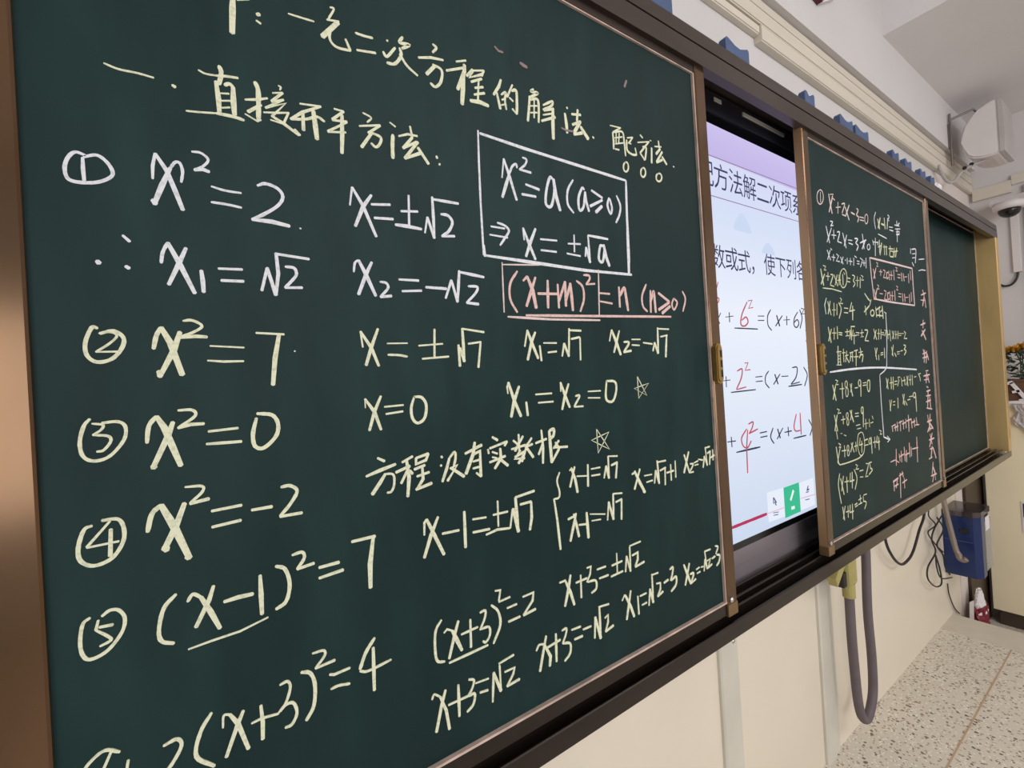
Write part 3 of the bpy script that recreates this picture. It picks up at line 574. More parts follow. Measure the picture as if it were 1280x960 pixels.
WRITING_RIGHT = [
    ('rose', 'pale pink chalk first equation with a circled one',
     '~41:14771,18901 14906,18942 15012,18895 15047,18780 14996,18642 14879,18537 14745,18507 14646,18562 14620,18680 14677,18815 14795,18915|44:14865,18875 14841,18566|75:15423,18922 15487,18666 15581,18368|68:15696,18913 15377,18379|56:15526,18926 15741,18982 15639,18858 15821,18816|45:15880,18599 16229,18675|54:16052,18797 15998,18437|~52:16318,18782 16546,18823 16312,18504|59:16305,18457 16563,18452|75:16569,18733 16814,18367|66:16890,18852 16563,18452|83:17010,18635 17280,18616|~56:17476,18841 17589,18796 17416,18622|~56:17438,18609 17593,18570 17485,18401|56:17679,18600 18013,18620|53:17688,18503 18040,18532|~42:18207,18762 18297,18788 18364,18748 18383,18658 18345,18554 18266,18478 18178,18460 18115,18506 18101,18598 18143,18700 18224,18772'),
    ('white', 'white chalk steps in the upper left of the board',
     '~43:19121,19002 18940,18733 19019,18404|51:19221,18261 20014,18211|60:20248,18975 20125,18564|~46:20267,19085 20407,19036 20201,18878|33:20200,18871 20402,18902|56:20340,18667 20697,18701|64:20371,18564 20726,18578|62:20924,18826 21401,18860|74:21166,19010 21163,18825|74:21445,18978 21242,18855|48:20950,18683 21490,18762|75:21035,18586 21362,18651 21341,18536 21039,18495|62:21163,18714 21094,18226|59:15095,17923 15273,17448|52:15459,17917 15107,17456|~43:15405,18111 15577,18114 15419,17971|41:15419,17971 15611,18014|45:15448,17708 15765,17736|54:15612,17880 15585,17607|~52:15853,17854 16033,17864 15847,17581|56:15845,17566 16130,17557|63:16253,17880 16444,17442|54:16546,17858 16302,17486|48:16636,17715 16946,17740|58:16660,17624 16965,17616|~56:17155,17831 17396,17847 17212,17695|~56:17234,17682 17400,17622 17254,17460|65:17814,18066 17884,17584|65:17581,17742 18105,17908|62:18014,17863 17715,17564|~42:18247,17778 18325,17795 18387,17773 18408,17721 18379,17660 18313,17615 18236,17603 18177,17628 18161,17681 18193,17741 18261,17784|44:18713,17920 19123,17956|55:18937,18085 18830,17460|61:18679,17983 18741,17822|61:19176,17997 19108,17868|62:15072,17217 15260,16945|52:15275,17230 15071,16942|46:15312,17293 15402,17256|41:15356,17044 15592,17052|46:15494,17136 15464,16937|56:15708,17173 15842,17128 15662,16958 15889,16963|56:15983,17113 16141,16916|56:16175,17134 15999,16932|55:16310,17056 16353,17049|50:16471,17135 16456,16948|42:16563,17052 16839,17062|50:16716,17162 16697,16941|58:16983,17191 16944,16947|59:17057,17263 17209,17229|47:17223,17122 17416,17122|44:17210,17037 17403,17044|53:17500,17247 17689,17203 17485,16956|36:17673,17104 17909,17128|54:17805,17202 17791,17018|63:17988,17301 17950,16968|45:14811,15799 14670,15590 14717,15333'),
    ('yellow', 'yellowish chalk notes and steps of the left column',
     '104:19266,18784 19394,18458|104:19510,18857 19258,18473|112:19587,18660 19854,18665|91:19898,18919 19927,18535|77:19142,17804 19482,17897|76:19298,18064 19247,17610|81:19498,17986 19281,17545|70:19727,17945 19712,17593|46:19617,17862 20009,17910|91:19916,17934 19908,17615|54:20149,17873 20604,17910|72:20317,17983 20200,17612|74:20334,17806 20639,17824 20550,17615 20248,17600|74:20715,17960 20706,17632|60:20532,17794 21064,17892|76:20978,17992 20811,17644|73:14560,16613 14687,16151|61:14801,16492 14530,16182|54:14738,16731 14900,16718 14785,16606 14905,16617|44:14879,16440 15126,16447|52:15028,16555 14993,16319|~50:15203,16513 15357,16497 15147,16229|54:15123,16198 15391,16174|63:15443,16519 15639,16207|61:15654,16537 15468,16224|47:15643,16372 15883,16406|55:15783,16549 15751,16245|~45:16019,16735 16188,16771 16320,16690 16360,16524 16291,16340 16143,16212 15975,16190 15854,16282 15825,16450 15900,16629 16050,16750|66:16054,16588 16041,16267|49:16138,16656 16216,16596|49:16373,16508 16599,16511|50:16356,16398 16566,16400|~47:16771,16635 16960,16604 16819,16451|~48:16819,16451 16948,16382 16789,16260|35:17018,16483 17300,16505|51:17175,16623 17123,16301|69:17397,16610 17341,16268|53:17490,16682 17650,16663 17481,16530 17673,16552|41:14630,16075 15242,16089 15900,16051|60:14883,15702 15060,15317|58:15053,15726 14863,15339|33:15149,15467 15390,15478|53:15304,15680 15246,15295|54:15508,15661 15459,15332|~52:15635,15713 15784,15525 15597,15233|57:15763,15855 15864,15816 15716,15687 15918,15698|47:16006,15566 16285,15563|47:15985,15428 16263,15424|65:16595,15764 16401,15491|54:16361,15474 16790,15539|75:16655,15658 16585,15219|65:17684,16114 17949,15951 18110,15894|51:18205,15949 18042,15742|66:17658,15707 17693,15417|75:17543,15508 17996,15724|~60:18184,15592 18283,15603 18363,15574 18392,15518 18358,15455 18275,15412 18176,15405 18100,15437 18077,15495 18116,15556 18201,15596|79:18559,15718 18591,15383|75:18587,15618 18967,15737|78:18876,15733 18862,15393|81:19159,15781 19177,15352|53:18558,15449 19192,15439|67:18938,15566 19135,15642|54:19310,15581 19510,15537|67:14807,14961 14941,14514|59:15012,14908 14781,14557|38:15049,14792 15322,14796|53:15207,14941 15156,14603|63:15421,14990 15393,14620|46:15499,14814 15745,14803|47:15511,14754 15735,14742|46:15966,14836 16264,14856|57:16127,14930 16099,14747|40:15984,14715 16245,14734|59:16265,14626 16346,14904|63:16346,14904 16411,14597|56:16411,14597 16439,15014 16707,15020|60:16574,14908 16470,14730 16778,14740|58:16636,14816 16581,14474|50:16778,14834 17027,14822|35:16765,14755 17001,14758|43:17107,14823 17392,14844|52:17262,14937 17228,14730|36:17126,14697 17371,14715|~58:17488,14926 17732,14898 17476,14604|50:17457,14587 17762,14573|74:18257,14973 18461,14627|73:18471,14944 18226,14642|38:18540,14828 18810,14832|66:18701,14982 18639,14628|67:18907,14970 18851,14647|45:18953,14868 19165,14862|45:18941,14800 19153,14793|58:19247,14959 19383,14927 19211,14752|63:19484,14964 19524,14652|58:19501,14790 19749,14829|63:19725,14968 19753,14584|69:19964,14937 20111,14656|68:20163,14941 19933,14655|40:20191,14817 20444,14820|62:20335,14944 20282,14658|62:20550,14948 20496,14659|40:20605,14859 20866,14862|40:20592,14786 20852,14789|41:20919,14863 21132,14866|76:21199,14941 21351,14888 21150,14683 21454,14685|70:15389,14412 15318,13852|44:15272,14236 15589,14248|38:15215,13855 15563,13846|56:15511,14204 15495,13863|31:15358,14117 15499,14121|31:15345,14029 15485,14032|31:15332,13940 15472,13943|57:15757,14322 15733,13932|41:15653,14203 15870,14216|59:15986,14260 15862,13929|47:15854,14110 16077,14138|68:15922,14079 16115,13909|54:16198,14198 16466,14226|48:16201,14075 16459,14087|60:16287,14197 16197,13953|59:16403,14211 16381,13934|55:16547,14256 16822,14286|47:16517,14071 16844,14082|59:16706,14286 16626,13789|66:17030,14348 17054,14253|47:16888,14207 17212,14236|70:17086,14205 16915,14033|~57:17033,14126 17218,14124 17117,13903|70:18263,14344 18347,13961|72:18456,14343 18279,14078|68:18549,14108 18547,13940|48:18741,14173 18972,14188|48:18729,14106 18960,14120|69:19110,14341 19078,13999|77:19813,14373 19903,14056|76:19993,14444 19811,14093|84:20070,14160 20198,14035|51:20328,14194 20588,14209|45:20315,14122 20541,14127|55:20695,14227 20908,14243|~61:21052,14444 21260,14407 21074,14279|~61:21074,14279 21278,14222 21057,14078|68:14858,13286 15026,12826|67:15059,13276 14830,12869|56:15081,13420 15228,13391 15075,13289 15246,13281|44:15315,13145 15632,13143|56:15516,13312 15481,12854|~38:15773,13354 15828,13359 15870,13325 15883,13267 15860,13207 15812,13170 15757,13170 15718,13206 15709,13265 15734,13324 15783,13358|~38:15795,13146 15856,13152 15900,13106 15911,13027 15884,12946 15830,12895 15771,12894 15729,12944 15722,13024 15751,13104 15807,13151|73:16087,13255 16215,12882|62:16215,13264 16086,13012|49:16426,13115 16658,13119|~48:16780,13344 16840,13348 16886,13314 16899,13256 16875,13195 16823,13158 16764,13157 16721,13194 16711,13254 16738,13313 16791,13348|64:16909,13310 16846,12827|50:17073,13239 17333,13243|50:17060,13161 17320,13164|~54:17466,13301 17396,13128 17451,12965 17580,12989 17629,13278 17466,13301|67:14843,12420 14995,11942|65:15031,12404 14815,11962|55:15057,12577 15203,12541 15084,12443 15292,12446|50:15281,12235 15564,12239|55:15438,12339 15416,12104|~37:15711,12406 15757,12408 15792,12378 15802,12329 15783,12279 15743,12249 15698,12250 15665,12283 15658,12333 15679,12381 15720,12409|~37:15726,12221 15772,12223 15806,12190 15815,12133 15795,12076 15754,12042 15709,12043 15677,12080 15671,12137 15693,12193 15734,12224|75:15962,12459 16165,12092|60:16089,12464 15954,12173|48:16317,12338 16585,12331|48:16303,12248 16570,12239|~48:16853,12490 16903,12494 16941,12458 16950,12397 16928,12335 16883,12297 16834,12298 16799,12337 16792,12399 16816,12459 16862,12494|60:16964,12482 16880,11867|38:16334,11968 16643,11969|38:16393,11855 16703,11854|53:17102,12097 17091,11782|39:16958,11953 17283,11953|45:17385,12072 17384,11816|44:17487,11934 17700,11945|51:17649,12144 17716,12041|75:19097,13315 19217,12933|74:19278,13273 19083,12974|48:19395,13130 19686,13134|70:19575,13330 19520,12916|71:19769,13323 19710,12888|51:19887,13160 20139,13166|51:19868,13055 20099,13062|45:20469,13295 20244,13297|63:20244,13297 20323,13176 20156,12988|67:20565,13255 20614,12965|80:20884,13279 20935,12985|58:20648,13144 20990,13165|70:21157,13305 21249,12933|71:21319,13298 21094,12977|53:21345,13149 21623,13156|67:21545,13327 21495,12957|69:21767,13319 21750,12945|57:21977,13235 22210,13245|56:22461,13331 22760,13340|~65:22516,13310 22646,13190 22666,13054|72:19291,12550 19318,12170|74:19480,12537 19277,12207|52:19612,12459 19809,12462|45:19593,12356 19788,12348|72:20098,12566 20063,12215|81:20609,12659 20746,12270|78:20789,12666 20597,12317|75:20825,12409 21009,12250|59:21097,12427 21372,12438|55:21281,12533 21670,12537|~63:21828,12650 21914,12652 21982,12618 22004,12562 21973,12506 21900,12473 21814,12475 21750,12512 21733,12569 21769,12623 21844,12653|81:22018,12629 22006,11931|27:15187,11849 15304,11836|40:15422,11779 15558,11740|49:14899,11982 14960,11714|65:14826,11499 14924,11024|49:15090,11437 14862,11062|55:15008,11578 15139,11533 15024,11460 15148,11453|48:15199,11335 15493,11320|55:15389,11472 15372,11135|~37:15615,11445 15656,11446 15687,11416 15695,11366 15678,11317 15641,11288 15601,11291 15572,11324 15566,11374 15586,11422 15623,11448|~37:15620,11307 15665,11307 15699,11274 15709,11221 15690,11169 15650,11138 15605,11142 15572,11177 15566,11231 15587,11282 15628,11310|65:15882,11486 16059,11191|63:16008,11486 15805,11225|48:16100,11353 16327,11355|50:16225,11475 16209,11187|~39:16683,11731 16439,11665 16348,11337 16493,11041 16772,11065 16900,11362 16828,11653 16683,11731|69:16576,11557 16480,11345 16739,11351|58:16677,11452 16635,11099|61:16874,11444 17159,11458|54:16849,11290 17187,11280|~49:17315,11463 17367,11463 17406,11428 17417,11371 17395,11315 17349,11282 17298,11285 17261,11323 17253,11381 17277,11436 17324,11466|63:17454,11487 17448,10959|50:17589,11295 17863,11294|54:17744,11454 17726,11100|74:17961,11462 17883,11259 18145,11260|64:18084,11415 18056,10998|55:18183,11629 18335,11586 18229,11488 18389,11481|54:14860,11048 15017,10958|~45:15017,10958 15578,10943 16325,10957 16684,11015|~49:14946,10717 14815,10435 14858,10139 14931,9851|67:14991,10564 15158,10069|56:15185,10605 15004,10199|50:15247,10419 15530,10401|54:15408,10540 15387,10086|66:15686,10613 15619,10371 15927,10364|62:15820,10622 15760,10152|~52:15976,10673 16142,10389 15955,10072|59:16110,10804 16246,10754 16102,10660 16312,10643|54:16377,10565 16648,10554|44:16385,10379 16615,10348|59:16914,10717 17111,10678 16808,10316 17009,10309|60:17195,10691 17245,10493|~52:17250,10524 17377,10441 17096,10342|50:17115,10703 17362,10699|64:15003,9736 15081,9341|56:15176,9730 14998,9389|53:15218,9546 15430,9532|53:15369,9691 15345,9358|65:15526,9689 15479,9477 15747,9466|61:15687,9688 15646,9248|55:15847,9626 16038,9648|54:15874,9560 16064,9577|55:16162,9715 16396,9732|49:16298,9842 16292,9568|53:16141,9583 16412,9590|51:16520,9770 16528,9583|~50:16533,9613 16733,9528 16570,9358|48:16563,9793 16799,9780'),
    ('white', 'white chalk dividing line with a long curved arrow',
     '~73:14734,13660 16009,13699 17575,13706 19346,13657 22320,13508|55:19446,15552 19442,15101 19366,14409 19277,14065|~50:19277,14065 19216,13722 19003,13574 18571,13454|53:18532,13439 18507,12570 18536,11447|66:18534,11799 18540,11363 19052,11220|58:18861,11361 19100,11224 18853,11159'),
    ('rose', 'pale pink chalk box drawn around two identities',
     '68:18312,17352 18356,16741 18469,15964|75:18354,17347 19720,17366 22563,17393|89:22563,17393 22547,16717 22574,15967|70:18516,15984 19952,15961 22574,15967'),
    ('pink', 'pink chalk identities, notes and column of characters',
     '72:18556,16993 18680,16684|72:18814,17051 18545,16673|55:18883,17245 19006,17223 18887,17109 19025,17123|47:19088,16958 19366,16966|57:19240,17041 19204,16831|68:19474,17045 19660,17028 19456,16784 19713,16788|~56:19944,17001 19793,16970 19788,16776 19932,16824|63:20003,17060 20025,16743|49:20077,16925 20376,16933|61:20253,17083 20215,16759|73:20515,17143 20500,16782|61:20739,17255 20892,17244 20736,17128 20892,17135|52:20901,17015 21164,17020|52:20881,16904 21143,16908|78:21308,17106 21317,16811|81:21501,17105 21558,16830|47:21608,16984 21901,17016|80:22081,17138 22071,16796|70:22310,17273 22312,16929|73:18526,16303 18668,15992|73:18802,16356 18534,15985|56:18841,16477 18964,16452 18845,16342 18983,16351|47:19002,16199 19279,16200|68:19442,16332 19628,16309 19418,16036 19672,16015|~56:19911,16276 19761,16248 19752,16037 19896,16081|63:19970,16332 19989,15998|49:20044,16196 20342,16196|62:20220,16349 20181,16026|74:20481,16403 20465,16042|61:20687,16580 20826,16553 20680,16434 20827,16444|52:20855,16319 21118,16317|52:20835,16208 21097,16206|78:21272,16346 21281,16051|81:21486,16341 21521,16064|47:21594,16217 21886,16242|81:22042,16357 22036,16035|70:22264,16448 22266,16104|95:23675,16640 23816,16409|82:23446,16426 24034,16544|91:23816,16409 23544,15995|92:23863,16332 23951,15955|52:23343,16222 23907,16234|86:23492,15437 23402,15117|81:23142,15229 23719,15324|99:23665,15063 23116,14797|112:23283,15016 23684,14664|94:23253,14267 23386,14010|78:23156,14091 23665,14146|87:23435,14247 23272,13755|88:23678,14205 23516,13730|96:23716,14085 23858,13843|72:23124,13935 23823,13984|67:23389,13417 23707,13426|71:23103,13230 23864,13261|87:23505,13373 23354,12944|95:23598,13211 23734,12946|59:23132,13072 23700,13087|77:23388,12804 23567,12755|81:23347,12609 23799,12643|69:23249,12438 23821,12442|86:23538,12618 23338,11959|89:23686,12410 23713,11930|81:23201,12205 23780,12244|66:23214,11969 23896,11875|89:23281,11688 23340,11367|87:23601,11700 23338,11052|81:23164,11424 23741,11448|113:23465,11355 23861,11096|95:23440,11239 23145,11034|73:19368,11648 19400,11455|62:19317,11636 19664,11671|72:19667,11688 19672,11443|61:19546,11561 19948,11590|72:19875,11738 19867,11423|65:20016,11689 20381,11725|73:20179,11744 20164,11391|74:20490,11751 20481,11429|64:20361,11620 20787,11651|75:20755,11762 20746,11437|76:21068,11880 21017,11282|74:20846,11681 21341,11708|80:21341,11708 21386,11371|66:21313,11563 21768,11594|79:21671,11678 21668,11380|83:21905,11713 21963,11425|50:21739,11447 22195,11421|49:19009,10459 19443,10466 19813,10325|68:19607,10824 19524,10263|74:19867,10615 19921,10362|72:20084,10692 20073,10305|64:19848,10513 20366,10548|74:20413,10792 20422,10290|73:20619,10658 20579,10231|63:20462,10499 20891,10513|87:20959,10869 20969,10357|76:21145,10699 21135,10371|56:21238,10614 21911,10584|78:21819,10989 21749,10062|68:19179,9819 19178,9443|76:19121,9760 19619,9815|72:19570,9823 19366,9512|62:19187,9595 19600,9609|68:19844,9953 19754,9094|66:19728,9866 20141,9905|77:20051,9973 20135,9765|71:20209,9717 20204,9363|67:19997,9576 20483,9618|93:23394,11323 23533,11071|59:23230,11142 23802,11123|92:23438,10923 23606,10507|91:23697,10934 23271,10430|79:23265,10706 23910,10710|98:23316,10346 23700,10336 23999,9896|99:23590,10429 23375,10022|75:23113,9981 23500,10005|85:23584,9795 23362,9354|108:23489,9651 23797,9265|80:23223,9298 23934,9283|87:23541,9286 23359,9040|75:23721,9217 23752,9053'),
    ('white', 'white chalk marks by the right edge above the pink column',
     '47:23423,17832 24128,17928|48:23331,17376 23716,17451 24225,17471|66:22529,18164 22489,17959|~64:22663,18142 23141,18175 22989,17649|52:22675,17965 23039,18022|52:22644,17807 23007,17862|79:22610,17633 22773,17510'),
]
SLIDE = [
    ('ink', 'dark printed equation text on the slide',
     '33:10961,15243 11315,15281|37:11139,15368 11129,15120|42:11345,14970 12485,14967|41:12549,15326 12870,15338|41:12534,15205 12855,15215|~39:13257,15534 13067,15345 13057,15091 13239,14943|74:13577,15381 13712,15079|44:13905,15387 13481,15073|36:13971,15261 14337,15284|44:14167,15385 14145,15119|~43:14871,15533 14643,15342 14589,15130 14744,15061 14901,15181 14814,15300 14612,15209|~44:15011,15612 15133,15359 14959,15036|48:15120,15654 15303,15643 15123,15482 15337,15502|65:15319,14981 15449,14959 15324,14634|32:10619,13624 10979,13634|36:10809,13732 10797,13464|44:10998,13316 12182,13322|45:12223,13661 12557,13664|45:12229,13536 12563,13538|~38:12930,13801 12750,13668 12726,13475 12904,13327|74:13261,13694 13407,13414|43:13558,13694 13158,13415|47:13642,13622 14021,13619|53:14017,13315 14831,13333|~44:15032,13856 15235,13604 15018,13275|47:15321,14034 15478,14000 15318,13817 15481,13825|35:10543,15313 10673,15067|29:10747,15336 10497,15052|43:10696,12085 11059,12067|43:10871,12191 10878,11936|55:11072,11774 12221,11766|50:12266,12140 12615,12141|50:12283,12019 12632,12018|~45:12972,12203 12828,12023 12836,11911 12973,11772|72:13223,12149 13337,11881|42:13521,12147 13165,11873|48:13609,12011 14027,12012|52:13827,12144 13829,11882|50:14118,11779 14904,11779|~44:15139,12238 15333,11991 15165,11750'),
    ('redpen', 'red handwritten numbers on the slide',
     '~33:10719,16118 10562,15805 10522,15592 10662,15600 10708,15703 10571,15731|~48:12028,15684 11743,15350 11653,15082 11833,15034 12015,15146 11931,15277 11724,15190|49:12093,15720 12289,15752 12089,15514 12306,15552|~47:11339,13852 11573,13897 11508,13663 11257,13389|44:11255,13373 11712,13417|48:11728,14051 11886,14058 11724,13855 11964,13869|~47:11612,12317 11346,12111 11398,11897 11603,11829 11799,11979|49:11657,12286 11554,11825 11526,11174|~48:11724,12437 11948,12469 11879,12316 11724,12184|51:11724,12184 12157,12260|~49:14372,12475 14190,12137 14268,11981 14543,11969|54:14613,12485 14602,11843'),
    ('bluepen', 'dark handwritten two on the slide',
     '~49:14308,13858 14607,13849 14506,13571 14183,13377|44:14181,13365 14713,13412'),
    ('rule', 'thin purple and grey rule lines across the slide',
     '20:10388,19323 15407,19386|20:10279,18294 15342,18359'),
    ('crimson', 'crimson progress line at the bottom of the slide',
     '93:10455,9939 12341,9930'),
    ('crimsonfaint', 'faint pink end of the bottom line',
     '35:12341,9930 13335,9909|38:14310,9973 15560,9909'),
    ('icon', 'small cursor and eraser icons of the slide toolbar',
     '48:12743,10300 12744,10133|58:12763,10285 12888,10138|55:12814,10164 12868,10064|60:14730,10140 14824,10256|69:14730,10140 14862,10153|46:14671,10091 14827,10086|31:12691,9884 12975,9853|32:12704,9815 12945,9792|36:14590,9878 14848,9858'),
]


def stroke(bm, pts, w, y, lift, rnd):
    """one stroke: a ribbon of slightly uneven width with rounded ends, standing 'lift' off the surface"""
    P = [Vector((p[0], p[1])) for p in pts]
    # resample long segments
    Q = [P[0]]
    for a, b in zip(P, P[1:]):
        n = max(1, int((b - a).length / 0.02))
        for k in range(1, n + 1):
            Q.append(a.lerp(b, k / n))
    if len(Q) < 2 or (Q[-1] - Q[0]).length < 1e-6 and len(Q) < 4:
        Q = [P[0], P[0] + Vector((w * .3, -w * .3))]
    L, R = [], []
    n = len(Q)
    for i, p in enumerate(Q):
        d1 = (Q[i] - Q[i - 1]) if i else (Q[1] - Q[0])
        d2 = (Q[i + 1] - Q[i]) if i < n - 1 else d1
        if d1.length < 1e-9:
            d1 = d2
        if d2.length < 1e-9:
            d2 = d1
        if d1.length < 1e-9:
            d1 = d2 = Vector((1, 0))
        t = d1.normalized() + d2.normalized()
        if t.length < 0.3:
            t = d1
        t.normalize()
        nrm = Vector((-t.y, t.x))
        u = i / (n - 1)
        taper = 1.0 - 0.30 * max(0, 1 - u / 0.12) - 0.20 * max(0, 1 - (1 - u) / 0.10)
        h = w * 0.5 * taper * (1 + rnd.uniform(-.09, .09))
        L.append(p + nrm * h)
        R.append(p - nrm * h)

    def cap(c, a, b, out):
        m = (a + b) / 2
        h = (a - b).length / 2
        return [m + out * h * .55]
    t0 = (Q[0] - Q[1]).normalized()
    t1 = (Q[-1] - Q[-2]).normalized()
    ring = cap(Q[0], L[0], R[0], t0) + L + cap(Q[-1], L[-1], R[-1], t1) + R[::-1]
    front = [bm.verts.new((v.x, y - lift, v.y)) for v in ring]
    back = [bm.verts.new((v.x, y, v.y)) for v in ring]
    m = len(ring)
    for i in range(m):
        bm.faces.new((front[i], front[(i + 1) % m], back[(i + 1) % m], back[i]))
    nl = len(L)
    fl = front[1:1 + nl]
    fr_ = front[2 + nl:][::-1]
    for i in range(nl - 1):
        bm.faces.new((fl[i], fl[i + 1], fr_[i + 1], fr_[i]))
    bm.faces.new((front[0], fl[0], fr_[0]))
    bm.faces.new((front[1 + nl], fl[-1], fr_[-1]))


def write(groups, y, parent, partname, prefix, lift0, labelled=True, wscale=1.0):
    for gi, (colour, label, data) in enumerate(groups):
        rnd = random.Random(gi + 11)
        bm = bmesh.new()
        for k, s in enumerate(data.split('|')):
            curved = s.startswith('~')
            h, p = s.lstrip('~').split(':')
            pts = [Vector((float(a) / 1e4, float(b) / 1e4)) for a, b in (q.split(',') for q in p.split())]
            if curved and len(pts) > 2:
                pts = catmull(pts, 5)
            stroke(bm, pts, int(h) / 1e4 * wscale, y, lift0 + 0.00004 * gi + 0.000002 * (k % 15), rnd)
        me = bpy.data.meshes.new(partname)
        bm.to_mesh(me)
        bm.free()
        me.materials.append(M[prefix + colour])
        o = bpy.data.objects.new(partname, me)
        COL.objects.link(o)
        o.parent = parent
        o.matrix_parent_inverse = Matrix.Translation(-Vector(parent.location))
        if labelled:
            o['label'] = label


def slider(x0, x1, label, writing, handle_x):
    t = thing('sliding_blackboard', label, 'blackboard', ((x0 + x1) / 2, .57, .866), 'sliding blackboards in front of the display')
    st = .034
    g0, g1 = x0 + st, x1 - st
    obj('board_surface', box(g0, g1, .560, .580, .893, 2.028), 'board', t)
    for a, b in ((x0, g0), (g1, x1)):
        s = obj('stile', prism([(a, .5535), (a + .002, .5515), (b - .002, .5515), (b, .5535), (b, .574), (a, .574)], 'z', .866, 2.052), 'goldstile', t)
        e = a if a > 1 else b
        if e in (x0, x1) and .5 < e < 1.5:
            obj('lit_side_strip', box(min(e, e + (.0006 if e == x1 else -.0006)), max(e, e + (.0006 if e == x1 else -.0006)), .5540, .5738, .8905, 2.0515), 'litstile', s)  # lighter tint paints the window light caught by this side of the stile
        obj('end_cap', box(a - .0008, b + .0008, .5505, .575, .8645, .890, bev=.001), 'capgold', s)
        obj('screw', lathe([(.006, 0), (.006, -.003), (.003, -.005)], ((a + b) / 2 - .006, .5515, .899), 'y', 12), 'steel', s)
    obj('bottom_frame', box(g0, g1, .5545, .582, .869, .893), 'bronze', t)
    obj('top_frame', box(g0, g1, .5545, .582, 2.028, 2.043), 'brown', t)
    bm = bmesh.new()
    add_box(bm, g0, g1, .5535, .560, .893, .8965)
    add_box(bm, g0, g1, .5560, .560, 2.0255, 2.028)
    add_box(bm, g1 - .003, g1, .5545, .560, .8965, 2.0255)
    obj('edge_bead', bm, 'bead', t)
    # recessed lock plate with finger slots
    bm = bmesh.new()
    w, z0, z1 = .0115, 1.360, 1.446
    ring = [(handle_x + w * math.cos(a), (z1 - w if math.sin(a) >= 0 else z0 + w) + w * math.sin(a)) for a in [math.pi * 2 * k / 24 + .01 for k in range(24)]]
    prism(ring, 'y', .5515, .543, bm)
    ring2 = [(handle_x + (p[0] - handle_x) * .72, 1.403 + (p[1] - 1.403) * .9) for p in ring]
    prism(ring2, 'y', .543, .5405, bm)
    h = obj('lock_handle', bm, 'brass', t)
    bm = bmesh.new()
    for k in range(3):
        add_box(bm, handle_x + .001, handle_x + .006, .5395, .5407, 1.374 + k * .021, 1.389 + k * .021)
    obj('finger_slot', bm, 'track', h)
    write(writing, .560, t, 'chalk_writing', 'chalk_', .0005, True, .92 if x0 < 1 else .84)
    return t


slider(-0.163, 0.920, 'large dark green sliding blackboard covered in white and cream chalk equations, nearest', WRITING_LEFT, .896)
slider(1.374, 2.474, 'smaller-looking sliding blackboard crowded with pink and yellowish chalk, right of the display', WRITING_RIGHT, 1.398)

# ------------------------------------------------------------------ interactive display behind the sliders
dp = thing('interactive_display', 'large flat touch display showing a maths slide between the two blackboards', 'screen', (1.81, .66, .86))
SX0, SX1 = .862, 2.758
bm = bmesh.new()
add_box(bm, SX0 - .004, SX1 + .004, .640, .686, .934, .951)
add_box(bm, SX0 - .004, SX1 + .004, .640, .686, 2.017, 2.046)
add_box(bm, SX0 - .004, SX0, .640, .686, .951, 2.017)
add_box(bm, SX1, SX1 + .004, .640, .686, .951, 2.017)
obj('bezel', bm, 'bezel', dp)
obj('screen', box(SX0, SX1, .6405, .690, .951, 2.017), 'screen', dp)
bm = bmesh.new()
add_box(bm, SX0, SX1, .638, .686, .8505, .934, bev=.0015)
add_box(bm, SX0, SX1, .6372, .638, .8965, .8978)
obj('speaker_bar', bm, 'spkbar', dp)
tb = obj('top_bar', box(SX0, SX1, .636, .686, 2.046, 2.100, bev=.002), 'topbar', dp)
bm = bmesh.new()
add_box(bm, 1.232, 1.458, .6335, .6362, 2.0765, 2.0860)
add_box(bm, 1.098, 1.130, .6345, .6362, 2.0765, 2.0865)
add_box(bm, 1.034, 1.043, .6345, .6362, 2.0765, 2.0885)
obj('reflection_strip', bm, 'strip', dp)  # white strips shaped as a tube lamp's reflection in the bar


def slide_text(body, size, x, z, m, advance):
    """printed slide text, one glyph after another, as a thin raised mesh"""
    bm = bmesh.new()
    for i, ch in enumerate(body):
        c = bpy.data.curves.new('glyph', 'FONT')
        c.body = ch
        c.size = size
        c.resolution_u = 3
        o = bpy.data.objects.new('glyph', c)
        COL.objects.link(o)
        bpy.context.view_layer.update()
        me = bpy.data.meshes.new_from_object(o)
        me.transform(Matrix.Translation((x + i * advance, .6397, z)) @ Matrix.Rotation(math.pi / 2, 4, 'X'))
        bm.from_mesh(me)
        bpy.data.meshes.remove(me)
        bpy.data.objects.remove(o)
        bpy.data.curves.remove(c)
    return obj('slide_text', bm, m, dp)


slide_text('\u914d\u65b9\u6cd5\u89e3\u4e8c\u6b21\u9879\u7cfb', .072, 1.011, 1.859, 'title', .0688)
slide_text('\u6570\u6216\u5f0f\uff0c', .066, 1.046, 1.653, 'title', .0612)
slide_text('\u4f7f\u4e0b\u5217\u5404', .066, 1.303, 1.657, 'title', .0640)


def flat(name, polys, y, m):
    bm = bmesh.new()
    for p in polys:
        vs = [bm.verts.new((a, y, b)) for a, b in p]
        f = bm.faces.new(vs)
    r = bmesh.ops.extrude_face_region(bm, geom=list(bm.faces))
    for v in r['geom']:
        if isinstance(v, bmesh.types.BMVert):
            v.co.y = .6405
    return obj(name, bm, m, dp)


def hill(cx, z0, w, h, n=18):
    return [(cx - w, z0), (cx + w, z0)] + [(cx + w * math.cos(a), z0 + h * abs(math.sin(a)) ** 1.2 * (1 + .10 * math.cos(4 * a))) for a in [math.pi * k / n for k in range(1, n)]]


